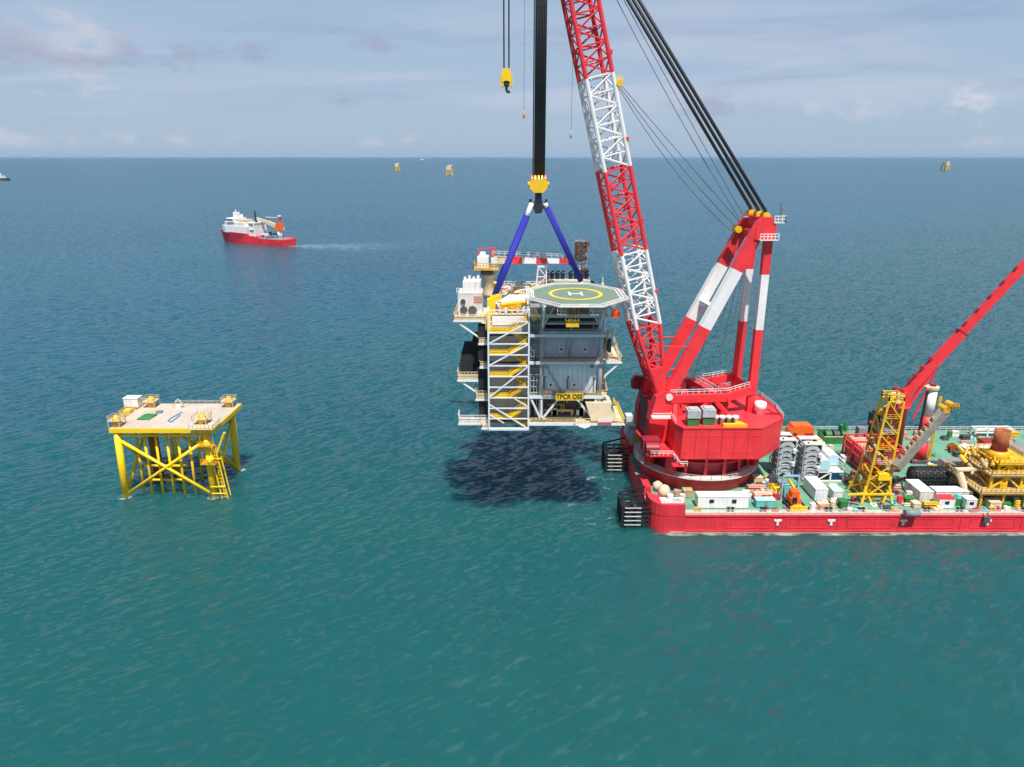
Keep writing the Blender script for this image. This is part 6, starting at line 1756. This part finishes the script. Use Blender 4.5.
    while n < 125:
        x = rr.uniform(54, 104); y = rr.uniform(142.4, 160)
        if n >= 75: x = rr.uniform(84, 144); y = rr.uniform(157, 188)
        if any(a - .6 < x < b + .6 and c_ - .6 < y < d_ + .6 for a, b, c_, d_ in busy): continue
        if (x - 46.4) ** 2 + (y - 166) ** 2 < 17 ** 2: continue
        s = M(); k = n % 5; w = rr.uniform(.5, 1.2)
        if k == 0:
            s.box(x - w, x + w, y - .6, y + .6, DZ, DZ + .2); s.box(x - w * .9, x + w * .8, y - .5, y + .5, DZ + .2, DZ + rr.uniform(.7, 1.5)); s.bar((x - w, y - .55, DZ + .2), (x - w, y - .55, DZ + 1.4), .12)
        elif k == 1:
            pts = [Vector((x + rr.uniform(-2, 2), y + rr.uniform(-1, 1), DZ + .14)) for _ in range(5)]; s.path(pts, .13, 6)
        elif k == 2:
            for j in range(3): s.tube((x - 1.4, y + j * .5, DZ + .22), (x + 1.4, y + j * .5, DZ + .22), .2, n=7)
            s.tube((x - 1.3, y + .25, DZ + .56), (x + 1.3, y + .25, DZ + .56), .2, n=7)
        elif k == 3:
            s.tube((x, y - .5, DZ + .7), (x, y + .5, DZ + .7), .5, n=12); s.box(x - .9, x + .9, y - .7, y - .5, DZ, DZ + .9); s.box(x - .9, x + .9, y + .5, y + .7, DZ, DZ + .9); s.bar((x + .9, y, DZ), (x + .9, y, DZ + 1.5), .15)
        else:
            s.lathe([(.4, DZ), (.45, DZ + .9), (.3, DZ + 1.1), (.12, DZ + 1.2), (.12, DZ + 1.5)], (x, y), 10); s.box(x + .5, x + 1.2, y - .4, y + .4, DZ, DZ + .8)
        nm, cat, lab = [('pallet_load', 'pallet', 'small loaded pallet among the gear strewn over the green deck'), ('hose', 'hose', 'loose hose lying among the gear on the green deck'), ('pipe_stack', 'pipes', 'small stack of short pipes among the gear on the green deck'), ('hand_winch', 'winch', 'small winch among the gear on the green deck'), ('gas_bottle', 'bottle', 'stubby gas bottle beside a box among the gear on deck')][k]
        mt = rr.choice([[CREAM, WHITEDIRTY, SALMON, TAN], [DARKGREY, BLACK, ORANGE, BLUEPAINT], [RUST, SALMON, CREAM], [YELRUST, MIDGREY, REDFRAME, DARKGREY], [CYAN, WHITE, REDDARK, YEL]][k])
        single(s, nm, mt, lab, cat, (x, y, DZ), lab.split(' among')[0].split(' lying')[0].split(' beside')[0] + ' on the barge deck')
        n += 1
    # white frame at the far rail
    root = thing('pipe_rack', 'white low pipe rack along the far deck edge behind the red container', 'rack', (136, 188, DZ))
    s = M()
    for x in (131, 134.5, 138, 141.5):
        s.bar((x, 187, DZ), (x, 187, DZ + 2.2), .35); s.bar((x, 189, DZ), (x, 189, DZ + 2.2), .35); s.bar((x, 187, DZ + 2.1), (x, 189, DZ + 2.1), .3)
    for y in (187, 189): s.bar((131, y, DZ + 2.2), (141.5, y, DZ + 2.2), .35); s.bar((131, y, DZ + 1.1), (141.5, y, DZ + 1.1), .3)
    s.build('rack_frame', WHITE, root)
    s = M()
    for k in range(4): s.tube((131.4, 187.4 + k * .4, DZ + 1.4), (141, 187.4 + k * .4, DZ + 1.4), .18, n=6)
    s.build('pipe', WHITEDIRTY, root)
bits()
#@@LIGHT
# ------------------------------------------------------------------ sky, sun, camera
SUN_ELEV = R(65)
SH = Vector((0.25, -1.0)).normalized()
sun_dir = Vector((SH.x * math.cos(SUN_ELEV), SH.y * math.cos(SUN_ELEV), math.sin(SUN_ELEV)))
def make_world():
    w = bpy.data.worlds.new('World'); scene.world = w; w.use_nodes = True
    nt = w.node_tree; N, L = nt.nodes, nt.links
    bg = N['Background']
    sky = N.new('ShaderNodeTexSky'); sky.sky_type = 'NISHITA'; sky.sun_disc = False
    sky.sun_elevation = SUN_ELEV; sky.sun_rotation = math.atan2(SH.x, SH.y)
    sky.altitude = 0; sky.air_density = 1.0; sky.dust_density = 1.0; sky.ozone_density = 3.0
    tc = N.new('ShaderNodeTexCoord')
    nrm = N.new('ShaderNodeVectorMath'); nrm.operation = 'NORMALIZE'; L.new(tc.outputs['Generated'], nrm.inputs[0])
    sp = N.new('ShaderNodeSeparateXYZ'); L.new(nrm.outputs[0], sp.inputs[0])
    def math_(op, a, b=None):
        n = N.new('ShaderNodeMath'); n.operation = op
        for i, x in enumerate((a, b)):
            if x is None: continue
            if isinstance(x, (int, float)): n.inputs[i].default_value = x
            else: L.new(x, n.inputs[i])
        return n.outputs[0]
    def rng(v, a, b, c=0.0, d=1.0):
        n = N.new('ShaderNodeMapRange'); n.interpolation_type = 'SMOOTHSTEP'; L.new(v, n.inputs[0])
        for i, x in enumerate((a, b, c, d)): n.inputs[i + 1].default_value = x
        return n.outputs[0]
    def mixc(f, a, b):
        n = N.new('ShaderNodeMix'); n.data_type = 'RGBA'
        if isinstance(f, float): n.inputs[0].default_value = f
        else: L.new(f, n.inputs[0])
        for k, x in ((6, a), (7, b)):
            if isinstance(x, tuple): n.inputs[k].default_value = (*x, 1)
            else: L.new(x, n.inputs[k])
        return n.outputs[2]
    z = sp.outputs[2]
    # cloud layer plane: direction projected on a sheet overhead
    den = math_('ADD', math_('MAXIMUM', z, 0.0), 0.055)
    cx = math_('DIVIDE', sp.outputs[0], den); cy = math_('DIVIDE', sp.outputs[1], den)
    cmb = N.new('ShaderNodeCombineXYZ'); L.new(cx, cmb.inputs[0]); L.new(cy, cmb.inputs[1])
    def noise(vec, scale, detail, rough, stretch=(1, 1, 1), dist=0.0, loc=(0, 0, 0)):
        mp = N.new('ShaderNodeMapping'); mp.inputs['Scale'].default_value = stretch; mp.inputs['Location'].default_value = loc
        L.new(vec, mp.inputs['Vector'])
        n = N.new('ShaderNodeTexNoise'); n.inputs['Scale'].default_value = scale; n.inputs['Detail'].default_value = detail
        n.inputs['Roughness'].default_value = rough; n.inputs['Distortion'].default_value = dist
        L.new(mp.outputs[0], n.inputs['Vector']); return n.outputs['Fac']
    col = sky.outputs[0]
    # thin grey veil
    col = mixc(rng(z, 0.16, 0.42, 0.82, 0.10), col, (4.2, 5.5, 7.3))
    cirrus = noise(cmb.outputs[0], 0.33, 6, 0.55, (0.8, 1.0, 1), 0.9, (3.1, 1.7, 0))
    cm = math_('MULTIPLY', rng(cirrus, 0.44, 0.66), rng(z, 0.015, 0.09, 0.0, 1.0))
    col = mixc(math_('MULTIPLY', cm, 0.6), col, (5.9, 6.3, 7.7))
    dark = noise(cmb.outputs[0], 0.5, 5, 0.55, (1, 1.4, 1), 0.6, (9.2, 4.4, 0))
    dm = math_('MULTIPLY', rng(dark, 0.5, 0.7), rng(z, 0.03, 0.12, 0.0, 0.4))
    col = mixc(dm, col, (2.9, 3.9, 6.0))
    # low cumulus puffs near the horizon
    puff = noise(nrm.outputs[0], 26.0, 5, 0.6, (1, 1, 1.9), 0.2)
    def puffs(lst, tint, amt, edge=(0.40, 0.66)):
        nonlocal col
        for (px, py, sx, sy) in lst:
            d = ray(px, py).normalized()
            dot = N.new('ShaderNodeVectorMath'); dot.operation = 'SUBTRACT'; L.new(nrm.outputs[0], dot.inputs[0]); dot.inputs[1].default_value = d
            s2 = N.new('ShaderNodeSeparateXYZ'); L.new(dot.outputs[0], s2.inputs[0])
            ax = math_('DIVIDE', s2.outputs[0], sx / FPX); az = math_('DIVIDE', s2.outputs[2], sy / FPX)
            r2 = math_('SQRT', math_('ADD', math_('MULTIPLY', ax, ax), math_('MULTIPLY', az, az)))
            f = math_('SUBTRACT', math_('ADD', puff, 0.16), math_('MULTIPLY', r2, 0.24))
            front = rng(sp.outputs[1], 0.0, 0.2)
            col = mixc(math_('MULTIPLY', math_('MULTIPLY', rng(f, edge[0], edge[1]), amt), front), col, tint)
    puffs([(72, 52, 34, 26)], (7.6, 7.2, 7.7), 0.7, (.34, .74))
    puffs([(24, 50, 40, 17), (132, 58, 18, 16), (257, 56, 22, 11), (185, 56, 26, 10), (345, 100, 30, 7), (725, 106, 36, 9), (375, 44, 18, 7), (90, 62, 50, 9)], (3.7, 4.2, 5.7), 0.75, (.34, .74))
    puffs([(964, 103, 20, 13)], (8.2, 8.1, 8.4), 0.7, (.36, .70))
    puffs([(810, 107, 15, 11), (884, 108, 26, 10), (868, 105, 12, 9), (408, 140, 9, 8), (55, 139, 30, 7), (130, 140, 12, 7), (178, 141, 10, 6), (228, 141, 8, 6), (8, 136, 9, 9), (372, 142, 14, 5), (990, 142, 26, 5)], (6.4, 6.6, 7.7), 0.45, (.36, .74))
    L.new(col, bg.inputs['Color'])
    bg.inputs['Strength'].default_value = 0.076
make_world()

sd = bpy.data.lights.new('sun', 'SUN'); sd.energy = 5.0; sd.angle = R(0.53); sd.color = (1.0, 0.96, 0.9)
so = bpy.data.objects.new('sun', sd); COL.objects.link(so)
so.location = (0, -50, 300)
so.rotation_euler = (-sun_dir).to_track_quat('-Z', 'Y').to_euler()

HAZE = 1.0e-5
if HAZE > 0:
    hm = bpy.data.materials.new('haze_air'); hm.use_nodes = True
    nt = hm.node_tree; nt.nodes.remove(nt.nodes['Principled BSDF'])
    pv = nt.nodes.new('ShaderNodeVolumePrincipled'); pv.inputs['Color'].default_value = (0.42, 0.66, 0.95, 1); pv.inputs['Density'].default_value = HAZE
    nt.links.new(pv.outputs[0], nt.nodes['Material Output'].inputs['Volume'])
    s = M(); s.box(-71000, 71000, -3100, 71000, -1.0, 156.0)
    ho = s.build('haze', hm); ho['kind'] = 'stuff'

cd = bpy.data.cameras.new('camera'); cd.sensor_fit = 'HORIZONTAL'; cd.sensor_width = 36.0
cd.lens = FPX / 1024 * 36.0; cd.clip_start = 1.0; cd.clip_end = 250000
co = bpy.data.objects.new('camera', cd); COL.objects.link(co)
co.location = (0, 0, CAM_H); co.rotation_euler = (math.pi / 2 - PITCH, 0, 0)
scene.camera = co
scene.view_settings.view_transform = 'Standard'; scene.view_settings.look = 'None'
scene.view_settings.exposure = 0.36; scene.view_settings.gamma = 1.0
scene.render.engine = 'CYCLES'
scene.cycles.use_denoising = True
scene.cycles.max_bounces = 6
